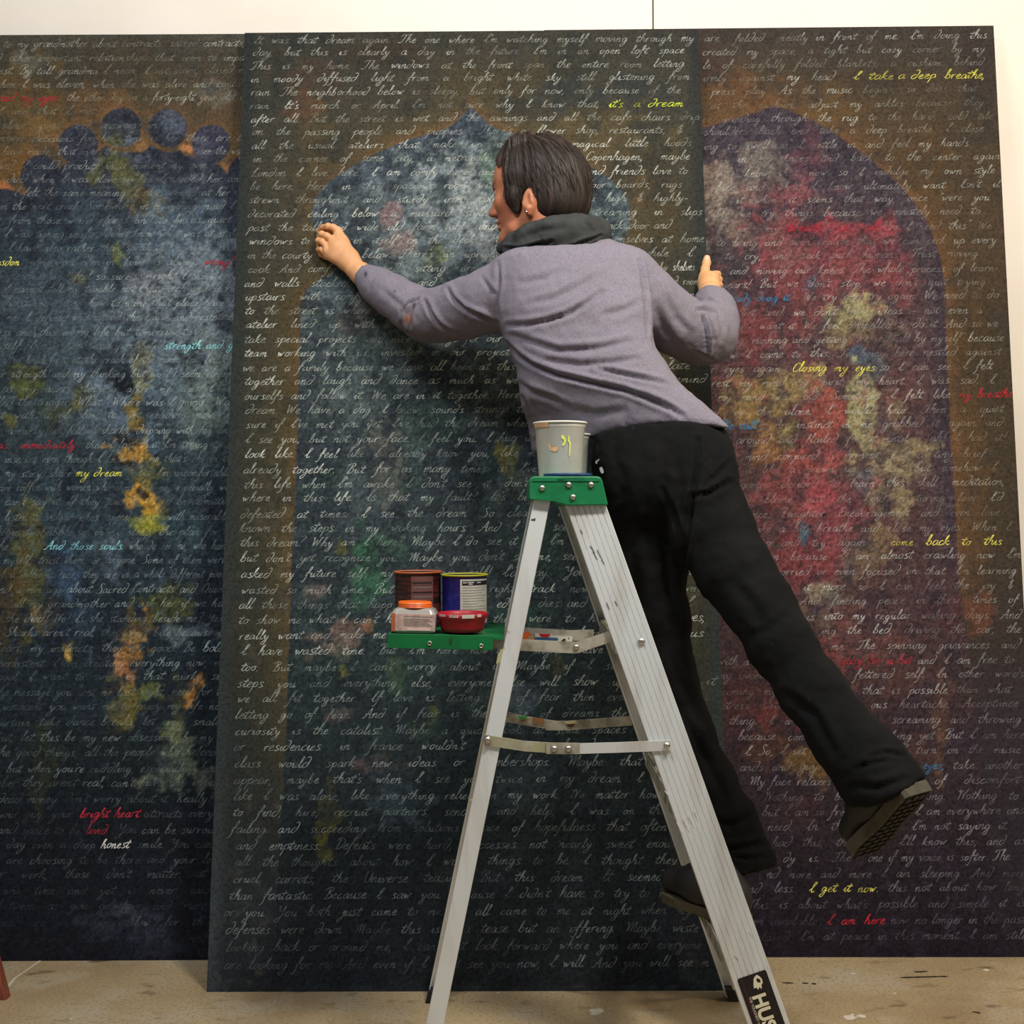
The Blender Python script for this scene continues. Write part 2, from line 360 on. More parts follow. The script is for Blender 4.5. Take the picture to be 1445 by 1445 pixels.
def grain(k, ins):
    r = np.random.default_rng(k.seed); n = r.random(k.x.shape); n2 = vnoise(k.x/3.1, k.y/3.1, 77+k.seed % 9); m = (.07+.13*ins)[..., None]
    k.c = k.c*(1+m*((n+n2)[..., None]-1.0)*1.5); lum = k.c.mean(-1, keepdims=True); k.c = lum+(k.c-lum)*(.78+.10*ins[..., None])
    dk = sm(.62, .80, fbm(k.x, k.y, 1/4.5, 88, 3))*ins*.45; k.c = k.c*(1-dk[..., None]*.55)
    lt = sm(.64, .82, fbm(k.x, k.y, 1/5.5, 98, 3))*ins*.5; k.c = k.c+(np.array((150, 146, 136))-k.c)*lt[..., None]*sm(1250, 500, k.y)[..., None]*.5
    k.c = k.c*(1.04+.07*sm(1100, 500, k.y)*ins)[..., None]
def paint_centre(px, py):
    k = Canvas(px, py, (60, 60, 54), 100)
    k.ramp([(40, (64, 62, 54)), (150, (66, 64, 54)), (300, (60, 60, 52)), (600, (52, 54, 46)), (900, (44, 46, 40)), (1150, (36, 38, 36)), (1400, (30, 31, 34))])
    L = [(665, 150), (652, 163), (640, 175), (622, 184), (600, 190), (580, 196), (560, 203), (540, 212), (520, 222), (500, 233), (480, 245), (466, 255), (455, 265), (448, 275), (443, 285), (440, 296), (440, 308), (442, 320), (447, 334), (454, 350), (464, 366), (469, 377), (466, 386), (456, 391), (445, 398), (433, 408), (427, 418), (425, 430), (424, 450), (420, 560), (416, 700), (411, 800), (405, 1000), (398, 1150), (385, 1390)]
    R = [(1330-x, y) for x, y in L]; R = [(x+(y-300)*.012 if y > 300 else x, y) for x, y in R]
    poly = L+R[::-1]
    d = sdpoly(px+2.5*(fbm(px, py, 1/6, 40)-.5), py+2.5*(fbm(px, py, 1/6, 43)-.5), poly)
    ins = sm(1.2, -1.2, d); out = 1-ins
    # ochre haze around the arch head and down its sides
    glow = np.exp(-np.maximum(d, 0)/45.)*sm(1250, 600, py)
    k.mix((104, 84, 48), glow*.75*(.55+.7*fbm(px, py, 1/40, 50)))
    k.mix((150, 92, 50), np.exp(-np.maximum(d, 0)/9.)*sm(420, 150, py)*.62*(.3+fbm(px, py, 1/16, 53)))
    side = np.exp(-np.maximum(d, 0)/26.)*sm(330, 460, py)*sm(1190, 900, py)
    k.mix((92, 72, 40), side*.8); k.mix((122, 78, 40), np.exp(-np.maximum(d, 0)/5.)*sm(330, 460, py)*sm(1050, 700, py)*.6)
    for b in [(430, 110, 60, 30, (84, 62, 48)), (545, 75, 60, 25, (70, 56, 44)), (440, 205, 26, 80, (92, 74, 46)), (430, 150, 30, 20, (120, 76, 48)), (700, 110, 130, 30, (80, 68, 46)), (850, 190, 90, 40, (108, 88, 50)), (900, 130, 60, 22, (52, 56, 60)), (800, 135, 50, 20, (58, 62, 62)), (930, 300, 30, 80, (84, 66, 40)), (905, 265, 14, 20, (120, 86, 46))]: k.blob(*b, st=.55)
    k.patches(1/30, (40, 46, 48), .5, .75, .45, out); k.patches(1/14, (96, 84, 62), .56, .8, .3, out)
    # inside of the arch
    t = Canvas(px, py, (52, 62, 70), 300)
    t.ramp([(150, (56, 66, 78)), (300, (58, 68, 76)), (450, (58, 68, 72)), (560, (46, 54, 60)), (700, (46, 54, 60)), (850, (42, 50, 54)), (1000, (36, 44, 46)), (1150, (30, 35, 37)), (1400, (27, 28, 30))])
    B = [(640, 290, 60, 60, (122, 132, 138), .9), (600, 350, 70, 30, (104, 116, 122), .7), (560, 290, 60, 40, (92, 102, 108), .6), (690, 250, 40, 40, (104, 114, 118), .6), (560, 400, 60, 60, (96, 108, 108), .6), (480, 400, 40, 40, (84, 98, 106), .6),
         (690, 345, 26, 26, (150, 156, 160), .8), (660, 270, 24, 40, (136, 142, 142), .7), (515, 250, 40, 26, (70, 84, 98), .6), (560, 450, 40, 46, (108, 122, 108), .6), (520, 500, 60, 60, (70, 82, 84), .6),
         (548, 305, 16, 16, (150, 112, 116), .7), (568, 342, 22, 12, (140, 110, 104), .6), (615, 362, 14, 16, (126, 134, 80), .6), (602, 440, 16, 14, (140, 124, 104), .4), (690, 240, 14, 20, (90, 130, 96), .5), (700, 215, 20, 26, (84, 104, 92), .5), (720, 320, 22, 16, (104, 122, 92), .5), (505, 440, 22, 40, (100, 82, 74), .4),
         (500, 560, 50, 30, (76, 88, 88), .5), (600, 590, 40, 40, (62, 82, 76), .6), (545, 655, 26, 50, (98, 92, 82), .55), (500, 700, 36, 26, (70, 80, 82), .5), (690, 560, 40, 50, (60, 68, 64), .5), (706, 645, 8, 24, (122, 110, 50), .7), (722, 660, 7, 22, (104, 104, 46), .6), (740, 690, 30, 20, (78, 84, 70), .5),
         (520, 790, 22, 60, (48, 92, 66), .75), (545, 770, 20, 16, (60, 104, 76), .6), (478, 770, 8, 14, (92, 90, 40), .6), (470, 745, 50, 20, (62, 70, 76), .4), (445, 838, 14, 10, (128, 96, 92), .5), (485, 895, 34, 22, (122, 92, 80), .65), (470, 918, 34, 14, (104, 92, 80), .5), (510, 880, 10, 10, (150, 92, 60), .5), (430, 860, 20, 40, (60, 72, 70), .4),
         (560, 950, 14, 24, (66, 84, 54), .5), (610, 1005, 7, 12, (110, 106, 36), .6), (482, 946, 6, 8, (120, 112, 48), .6), (480, 1010, 16, 10, (100, 76, 72), .5), (545, 1080, 40, 16, (104, 74, 70), .5), (600, 1030, 20, 20, (56, 70, 54), .4), (560, 1135, 36, 30, (60, 72, 80), .5), (462, 1160, 12, 40, (84, 74, 34), .6), (458, 1195, 8, 16, (98, 86, 36), .55), (600, 870, 50, 40, (54, 66, 60), .4),
         (760, 760, 40, 60, (44, 66, 56), .5), (740, 870, 36, 20, (44, 74, 62), .5), (730, 985, 26, 26, (92, 102, 112), .5), (790, 940, 10, 20, (84, 74, 44), .5), (700, 1000, 40, 20, (62, 72, 70), .4), (645, 1235, 30, 20, (48, 44, 46), .5), (820, 820, 40, 30, (40, 52, 50), .5), (860, 300, 30, 40, (56, 70, 78), .5)]
    for b in B: t.blob(b[0], b[1], b[2]*1.15, b[3]*1.15, b[4], st=b[5])
    top = sm(900, 250, py)
    t.patches(1/16, (118, 128, 130), .52, .8, .6, top); t.patches(1/7, (140, 146, 146), .6, .82, .4, top)
    t.patches(1/24, (30, 36, 42), .5, .72, .6); t.patches(1/11, (70, 84, 80), .56, .8, .35, sm(1250, 900, py)); t.patches(1/36, (40, 62, 54), .5, .75, .4, sm(500, 700, py)*sm(1200, 900, py))
    t.specks(150, (430, 200, 900, 700), 1.5, 4.5, (30, 36, 44), .75, 5); t.specks(60, (440, 600, 900, 1250), 1.5, 5, (22, 26, 30), .7, 6); t.specks(40, (480, 740, 620, 860), 1, 2.6, (14, 18, 18), .8, 8)
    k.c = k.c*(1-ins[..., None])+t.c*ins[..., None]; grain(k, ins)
    edge = np.maximum(sm(26, 4, px-np.interp(py, [44, 1400], [347, 292])), sm(26, 4, np.interp(py, [40, 1400], [986, 1031])-px))
    k.mix((50, 54, 54), edge*.8)
    return k.c
def paint_left(px, py):
    k = Canvas(px, py, (70, 64, 52), 500)
    k.ramp([(48, (76, 74, 62)), (110, (72, 63, 48)), (200, (86, 70, 46)), (300, (80, 64, 42)), (420, (64, 58, 46)), (700, (44, 46, 44)), (1355, (26, 27, 30))])
    for b in [(40, 150, 60, 60, (110, 84, 44)), (120, 145, 80, 26, (116, 80, 44)), (180, 80, 90, 26, (70, 58, 44)), (40, 90, 24, 16, (112, 112, 92)), (250, 120, 60, 24, (88, 74, 50)), (310, 150, 30, 26, (96, 72, 48)), (20, 230, 40, 40, (128, 86, 36)), (60, 190, 30, 20, (134, 96, 48)), (330, 190, 20, 30, (110, 84, 52)), (305, 130, 30, 16, (110, 104, 90))]: k.blob(*b, st=.6)
    circ = [(8, 298, 32), (57, 247, 28), (110, 204, 28), (171, 180, 28.5), (237, 181, 27.5), (298, 203, 27.5), (350, 245, 28), (398, 298, 32)]
    wx = px+3*(fbm(px, py, 1/7, 60)-.5); wy = py+3*(fbm(px, py, 1/7, 66)-.5)
    d = sdpoly(wx, wy, [(-60, 360), (-30, 322), (10, 300), (40, 268), (72, 262), (88, 232), (120, 226), (150, 205), (165, 214), (198, 214), (205, 212), (214, 205), (235, 215), (255, 212), (262, 219), (290, 225), (310, 232), (322, 245), (340, 250), (420, 320), (440, 400), (480, 1370), (-80, 1370), (-60, 400)])
    dd = d.copy()
    for cx, cy, r in circ: dd = np.minimum(dd, np.hypot(wx-cx, wy-cy)-r)
    ins = sm(1.2, -1.5, dd)
    k.mix((176, 100, 48), np.exp(-np.maximum(dd, 0)/7.)*.36*(.2+1.3*fbm(px, py, 1/14, 61)))
    for b in [(205, 205, 12, 9, (140, 96, 52)), (263, 212, 11, 9, (196, 116, 60)), (316, 236, 17, 10, (150, 96, 54)), (2, 275, 14, 20, (190, 104, 50)), (-2, 340, 10, 20, (160, 88, 46)), (145, 210, 14, 9, (128, 88, 54))]: k.blob(*b, st=.9, rough=.4)
    k.patches(1/25, (58, 60, 56), .5, .75, .5)
    t = Canvas(px, py, (46, 52, 60), 700)
    t.ramp([(160, (50, 52, 64)), (260, (48, 52, 62)), (350, (46, 56, 64)), (450, (54, 64, 70)), (560, (50, 60, 62)), (700, (40, 50, 56)), (900, (32, 40, 46)), (1050, (30, 36, 38)), (1150, (24, 27, 30)), (1355, (23, 23, 28))])
    B = [(285, 200, 30, 30, (66, 62, 80), .6), (245, 170, 20, 16, (82, 90, 104), .6), (160, 190, 26, 20, (62, 70, 66), .5), (165, 225, 14, 36, (88, 88, 48), .7), (140, 240, 12, 26, (96, 92, 44), .6), (175, 260, 18, 30, (92, 88, 50), .6), (210, 285, 30, 14, (110, 88, 44), .6), (195, 215, 20, 14, (86, 96, 116), .5),
         (100, 330, 50, 60, (52, 66, 76), .6), (250, 330, 60, 60, (84, 100, 112), .6), (280, 380, 50, 50, (104, 112, 118), .6), (170, 356, 14, 12, (112, 116, 52), .6), (215, 400, 30, 26, (126, 122, 120), .6), (200, 400, 16, 18, (130, 116, 112), .5), (240, 450, 110, 80, (96, 104, 108), .7), (310, 470, 50, 90, (104, 112, 114), .6), (200, 500, 70, 50, (86, 98, 104), .6), (300, 560, 60, 70, (98, 108, 98), .7), (200, 560, 60, 50, (78, 92, 100), .6), (90, 420, 70, 50, (66, 76, 84), .5), (120, 480, 60, 40, (62, 76, 84), .5),
         (110, 395, 14, 12, (100, 90, 50), .5), (38, 535, 26, 22, (88, 92, 36), .75), (112, 565, 18, 20, (94, 84, 34), .7), (85, 590, 30, 16, (70, 72, 44), .5), (12, 590, 12, 10, (110, 100, 40), .6), (150, 570, 70, 50, (84, 98, 112), .5), (200, 520, 14, 40, (110, 100, 56), .6), (190, 590, 14, 40, (140, 108, 36), .8), (195, 625, 20, 20, (160, 112, 40), .8), (182, 640, 26, 16, (176, 120, 44), .75), (215, 650, 26, 14, (120, 104, 36), .7), (205, 690, 16, 24, (118, 96, 36), .7), (200, 705, 22, 14, (196, 132, 40), .85), (222, 725, 14, 20, (190, 136, 36), .85), (210, 740, 20, 14, (142, 134, 36), .85), (205, 668, 20, 14, (96, 92, 44), .6),
         (165, 530, 20, 22, (22, 26, 32), .8), (175, 545, 14, 12, (20, 22, 28), .8), (180, 620, 18, 12, (24, 24, 26), .8), (180, 655, 22, 8, (26, 24, 26), .8), (200, 700, 9, 8, (22, 24, 26), .8), (210, 620, 20, 12, (72, 96, 120), .5),
         (60, 720, 40, 80, (50, 66, 74), .5), (40, 800, 24, 90, (94, 84, 40), .65), (15, 850, 24, 70, (78, 58, 30), .6), (55, 870, 26, 20, (110, 86, 52), .55), (90, 815, 26, 40, (58, 76, 100), .65), (130, 760, 50, 40, (56, 74, 84), .5), (160, 790, 16, 26, (84, 92, 106), .5), (170, 770, 40, 12, (110, 112, 112), .3), (230, 860, 36, 30, (84, 80, 32), .6), (250, 840, 20, 16, (84, 82, 44), .5), (205, 858, 10, 8, (210, 130, 60), .85), (190, 900, 26, 16, (150, 110, 60), .8), (200, 880, 20, 16, (120, 90, 40), .7), (175, 945, 16, 26, (186, 112, 60), .85), (185, 925, 14, 14, (150, 98, 44), .8), (95, 925, 8, 12, (196, 144, 56), .85), (98, 915, 5, 10, (120, 116, 44), .7), (270, 975, 12, 20, (180, 110, 44), .8), (275, 962, 8, 8, (190, 116, 44), .8), (175, 1000, 24, 30, (116, 96, 40), .75), (215, 975, 18, 14, (110, 108, 46), .7), (160, 970, 14, 12, (120, 96, 60), .6), (270, 895, 40, 12, (96, 100, 104), .7), (240, 1030, 20, 14, (104, 100, 54), .65), (165, 1030, 12, 10, (110, 94, 36), .6), (255, 1000, 10, 40, (76, 72, 40), .6),
         (245, 1060, 26, 30, (106, 108, 80), .6), (240, 1095, 30, 20, (110, 112, 86), .6), (290, 1105, 14, 16, (104, 104, 82), .55), (200, 1100, 10, 8, (100, 100, 70), .6), (60, 1075, 20, 50, (56, 56, 34), .5), (180, 1290, 36, 14, (66, 68, 74), .6), (195, 1320, 40, 16, (54, 56, 64), .5), (140, 1305, 30, 16, (44, 48, 54), .5), (230, 1340, 50, 12, (40, 42, 48), .5), (110, 880, 30, 30, (44, 56, 72), .5), (250, 740, 30, 40, (50, 72, 76), .5), (130, 1000, 40, 20, (44, 54, 62), .4)]
    for b in B: t.blob(b[0], b[1], b[2]*1.1, b[3]*1.1, b[4], st=b[5])
    t.patches(1/15, (112, 122, 126), .54, .8, .55, sm(900, 500, py)*sm(60, 180, px)); t.patches(1/8, (72, 90, 100), .58, .8, .45, sm(1250, 900, py)*sm(330, 460, py)); t.patches(1/24, (26, 30, 38), .5, .72, .55)
    t.specks(190, (150, 390, 345, 600), 1.2, 5.5, (34, 38, 44), .75, 15); t.specks(70, (150, 600, 260, 1060), 1, 4, (22, 24, 26), .75, 16); t.specks(60, (220, 440, 340, 640), 1, 3.2, (26, 30, 34), .8, 17); t.specks(30, (220, 1040, 320, 1120), 1, 4, (20, 22, 22), .8, 18)
    k.c = k.c*(1-ins[..., None])+t.c*ins[..., None]; grain(k, ins)
    return k.c
def paint_right(px, py):
    k = Canvas(px, py, (72, 62, 54), 900)
    k.ramp([(36, (74, 64, 56)), (150, (84, 68, 50)), (300, (84, 66, 48)), (500, (70, 58, 42)), (700, (66, 56, 42)), (850, (60, 50, 42)), (1000, (54, 44, 46)), (1350, (33, 29, 33))])
    arch = [(1090, 150), (1075, 156), (1050, 164), (1025, 171), (1000, 178), (960, 200), (920, 230), (890, 265), (866, 310), (850, 360), (845, 440), (845, 500), (840, 600), (830, 800), (815, 1100), (800, 1360), (1420, 1360), (1385, 1100), (1372, 960), (1366, 905), (1360, 870), (1352, 800), (1347, 700), (1341, 600), (1336, 500), (1335, 440), (1333, 400), (1327, 365), (1318, 335), (1306, 308), (1290, 285), (1272, 262), (1250, 243), (1225, 222), (1200, 204), (1175, 186), (1150, 171), (1125, 160), (1105, 153)]
    d = sdpoly(px+2.5*(fbm(px, py, 1/6, 70)-.5), py+2.5*(fbm(px, py, 1/6, 76)-.5), arch); ins = sm(1.4, -1.4, d)
    k.mix((118, 80, 42), np.exp(-np.maximum(d, 0)/36.)*.7*(.4+.9*fbm(px, py, 1/30, 71))*sm(950, 800, py)); k.mix((146, 88, 52), np.exp(-np.maximum(d, 0)/10.)*.6*sm(900, 700, py)*(.3+fbm(px, py, 1/16, 73)))
    for b in [(1040, 135, 60, 30, (124, 78, 44)), (1000, 80, 40, 40, (84, 60, 48)), (1180, 150, 60, 30, (112, 82, 44)), (1310, 220, 40, 50, (100, 72, 40)), (1250, 110, 60, 30, (78, 64, 48)), (1380, 90, 30, 60, (66, 54, 50)), (1365, 500, 22, 120, (92, 66, 38)), (1372, 700, 22, 120, (98, 68, 40)), (1378, 860, 20, 40, (122, 66, 42)), (1345, 560, 10, 70, (116, 76, 44))]: k.blob(*b, st=.6)
    k.patches(1/28, (60, 54, 50), .5, .75, .5)
    t = Canvas(px, py, (62, 52, 62), 1100)
    t.ramp([(150, (66, 58, 68)), (260, (68, 58, 68)), (400, (76, 58, 64)), (550, (86, 60, 60)), (700, (80, 58, 58)), (850, (72, 52, 52)), (1000, (62, 46, 46)), (1120, (50, 40, 42)), (1250, (38, 32, 35)), (1350, (32, 27, 32))])
    t.mix((58, 50, 60), sm(1290, 1340, px)*sm(900, 600, py)*.8)
    B = [(1150, 205, 14, 40, (130, 72, 80), .5), (1130, 240, 24, 26, (120, 66, 74), .6), (1090, 275, 70, 16, (142, 72, 78), .65), (1080, 230, 30, 26, (130, 116, 104), .65), (1010, 260, 26, 26, (176, 144, 122), .75), (1060, 255, 40, 30, (124, 110, 102), .6), (1015, 300, 30, 60, (132, 118, 106), .75), (1040, 330, 20, 26, (110, 84, 76), .6), (1165, 300, 26, 20, (84, 64, 70), .6), (1110, 330, 44, 30, (132, 58, 66), .75), (1180, 322, 70, 14, (156, 58, 68), .75), (1235, 325, 30, 22, (142, 60, 68), .7), (1215, 360, 60, 30, (126, 58, 66), .7), (1120, 380, 70, 34, (128, 60, 66), .7), (1190, 400, 80, 30, (122, 62, 66), .6), (1100, 350, 30, 40, (120, 76, 76), .6), (1140, 400, 14, 10, (70, 84, 104), .6), (1260, 400, 40, 34, (124, 60, 62), .55), (1100, 440, 70, 30, (122, 60, 60), .7), (1060, 480, 50, 30, (120, 56, 60), .6), (1030, 370, 34, 26, (62, 54, 60), .85), (1020, 430, 16, 24, (64, 76, 96), .4),
         (1205, 440, 34, 22, (142, 134, 92), .85), (1225, 432, 18, 14, (150, 142, 98), .7), (1190, 470, 26, 20, (128, 110, 76), .6), (1240, 470, 30, 14, (110, 92, 74), .4), (1215, 505, 20, 12, (74, 88, 106), .8), (1225, 525, 16, 24, (78, 86, 92), .7), (1070, 560, 50, 34, (144, 118, 70), .85), (1120, 545, 40, 30, (128, 108, 70), .8), (1040, 590, 26, 20, (142, 110, 66), .7), (1100, 615, 30, 30, (158, 128, 72), .75), (1110, 610, 14, 12, (170, 156, 90), .7), (1150, 530, 20, 20, (140, 120, 82), .6), (1080, 640, 20, 20, (146, 96, 60), .6), (1205, 580, 12, 60, (150, 142, 96), .85), (1225, 590, 14, 60, (140, 132, 92), .75), (1218, 553, 18, 12, (154, 146, 104), .7), (1160, 590, 26, 50, (150, 72, 60), .8), (1145, 650, 40, 30, (152, 70, 66), .8), (1120, 700, 50, 30, (140, 66, 66), .7), (1050, 740, 30, 30, (110, 60, 62), .5), (1250, 600, 20, 30, (104, 84, 80), .5), (1265, 640, 40, 26, (134, 118, 84), .8), (1240, 680, 30, 26, (124, 108, 80), .7), (1290, 660, 22, 20, (112, 100, 78), .6), (1275, 700, 12, 26, (140, 124, 82), .7), (1265, 580, 10, 30, (124, 104, 76), .6), (1220, 680, 14, 20, (82, 84, 96), .6), (1190, 720, 40, 40, (124, 60, 66), .6),
         (1130, 790, 50, 50, (124, 56, 58), .75), (1180, 760, 30, 40, (130, 62, 66), .6), (1160, 700, 20, 18, (160, 66, 70), .6), (1135, 745, 10, 16, (60, 84, 100), .85), (1210, 790, 26, 30, (120, 104, 84), .6), (1240, 760, 20, 30, (124, 100, 68), .7), (1270, 715, 10, 20, (126, 110, 80), .6), (1230, 800, 20, 16, (112, 88, 64), .6), (1166, 838, 20, 20, (128, 118, 94), .8), (1155, 870, 26, 20, (110, 90, 74), .6), (1110, 860, 20, 30, (122, 70, 62), .6), (1060, 800, 20, 20, (120, 58, 56), .5), (1200, 870, 30, 16, (122, 72, 60), .5), (1170, 930, 20, 30, (134, 62, 56), .6), (1230, 910, 50, 30, (108, 66, 58), .55), (1090, 930, 34, 30, (116, 66, 50), .6), (1250, 960, 50, 30, (92, 60, 52), .5), (1110, 1000, 40, 30, (124, 56, 48), .6), (1080, 1060, 40, 30, (88, 58, 44), .6), (1140, 1080, 26, 24, (122, 92, 48), .7), (1160, 1110, 26, 14, (110, 84, 50), .6), (1040, 1000, 30, 40, (84, 48, 46), .5), (1330, 1010, 14, 60, (96, 68, 50), .55), (1325, 1080, 10, 40, (104, 74, 52), .55), (1300, 1060, 20, 30, (88, 58, 48), .5), (1400, 880, 16, 30, (104, 52, 44), .5), (1340, 860, 20, 20, (86, 46, 50), .4), (1360, 960, 30, 20, (58, 50, 44), .4), (1130, 1150, 40, 20, (76, 50, 44), .4), (1180, 1180, 60, 14, (52, 44, 42), .5)]
    for b in B: t.blob(b[0], b[1], b[2]*1.12, b[3]*1.12, b[4], st=b[5])
    t.patches(1/20, (138, 66, 68), .54, .8, .5, sm(240, 380, py)*sm(900, 700, py)*sm(1310, 1240, px)); t.patches(1/9, (118, 100, 92), .6, .82, .35, sm(1100, 800, py)*sm(180, 260, py)*sm(1320, 1270, px)); t.patches(1/24, (48, 40, 50), .5, .72, .5)
    t.specks(160, (1010, 500, 1290, 720), .8, 2.6, (40, 32, 32), .7, 25); t.specks(90, (1100, 660, 1300, 900), 1, 4, (38, 30, 34), .65, 26); t.specks(40, (1000, 250, 1100, 340), 1, 3, (70, 58, 52), .6, 27); t.specks(26, (1195, 430, 1250, 470), 1, 3, (50, 48, 38), .8, 28)
    k.c = k.c*(1-ins[..., None])+t.c*ins[..., None]; grain(k, ins)
    return k.c

# lamp falloff on each panel, compensated in its colours to turn lit tones into pigment
FALL_Y = [60, 260, 460, 660, 860, 1060, 1260]
FALL = {'C': [(1.39, 1.34, 1.32), (1.28, 1.24, 1.25), (1.08, 1.04, 1.06), (.94, .88, .88), (.80, .74, .72), (.73, .65, .61), (.58, .50, .44)],
        'L': [(1.11, 1.09, 1.10), (1.10, 1.03, .98), (.96, .88, .81), (.89, .80, .73), (.79, .69, .63), (.73, .62, .55), (.63, .55, .46)],
        'R': [(1.54, 1.47, 1.38), (1.39, 1.33, 1.31), (1.24, 1.20, 1.18), (1.04, 1.00, .95), (.90, .87, .79), (.80, .77, .65), (.74, .70, .56)]}
def pigment(rgb, py, key):
    t = FALL[key]; E = np.stack([np.interp(py, FALL_Y, [q[k] for q in t]) for k in range(3)], -1)
    return np.clip(s2l(rgb)/E, 0.001, .9)
NU, NV = 244, 488
def build_panel(name, label, Pn, fn):
    root = thing(name, label, 'painting', tuple(Pn.at(PW/2, 0)), 'three large painted panels covered in handwriting')
    a, b = np.meshgrid(np.linspace(0, PW, NU+1), np.linspace(0, PH, NV+1)); p = Pn.at(a, b, np.full(a.shape, 0.0)); px, py = to_px(p)
    rgb = fn(px, py); n = (NU+1)*(NV+1); i = np.arange(n).reshape(NV+1, NU+1)
    Q = np.stack([i[:-1, :-1], i[:-1, 1:], i[1:, 1:], i[1:, :-1]], -1).reshape(-1, 4)
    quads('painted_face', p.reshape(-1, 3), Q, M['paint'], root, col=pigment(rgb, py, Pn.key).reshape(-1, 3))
    bm = bmesh.new()
    c = [Pn.at(x, y, -h) for h in (0.0006, PT) for x, y in ((0, 0), (PW, 0), (PW, PH), (0, PH))]
    v = [bm.verts.new(tuple(q)) for q in c]
    for f in ((0, 1, 2, 3), (7, 6, 5, 4), (0, 4, 5, 1), (1, 5, 6, 2), (2, 6, 7, 3), (3, 7, 4, 0)): bm.faces.new([v[k] for k in f])
    from_bm('panel_board', bm, M['edge'], root)
    return root, rgb, (px, py)
def sampler(rgb):
    def f(a, b):
        i = np.clip((b/PH*NV), 0, NV).round().astype(int); j = np.clip((a/PW*NU), 0, NU).round().astype(int); return rgb[i, j]
    return f
root_L, rgb_L, _ = build_panel('painted_panel', 'left painted panel with dark scalloped arch of round lobes and ochre drips', PL, paint_left)
root_R, rgb_R, _ = build_panel('painted_panel', 'right painted panel with red and tan paint patches inside a brown arch', PR, paint_right)
root_C, rgb_C, _ = build_panel('painted_panel', 'centre painted panel in front with slate blue pointed arch being written on', PC, paint_centre)

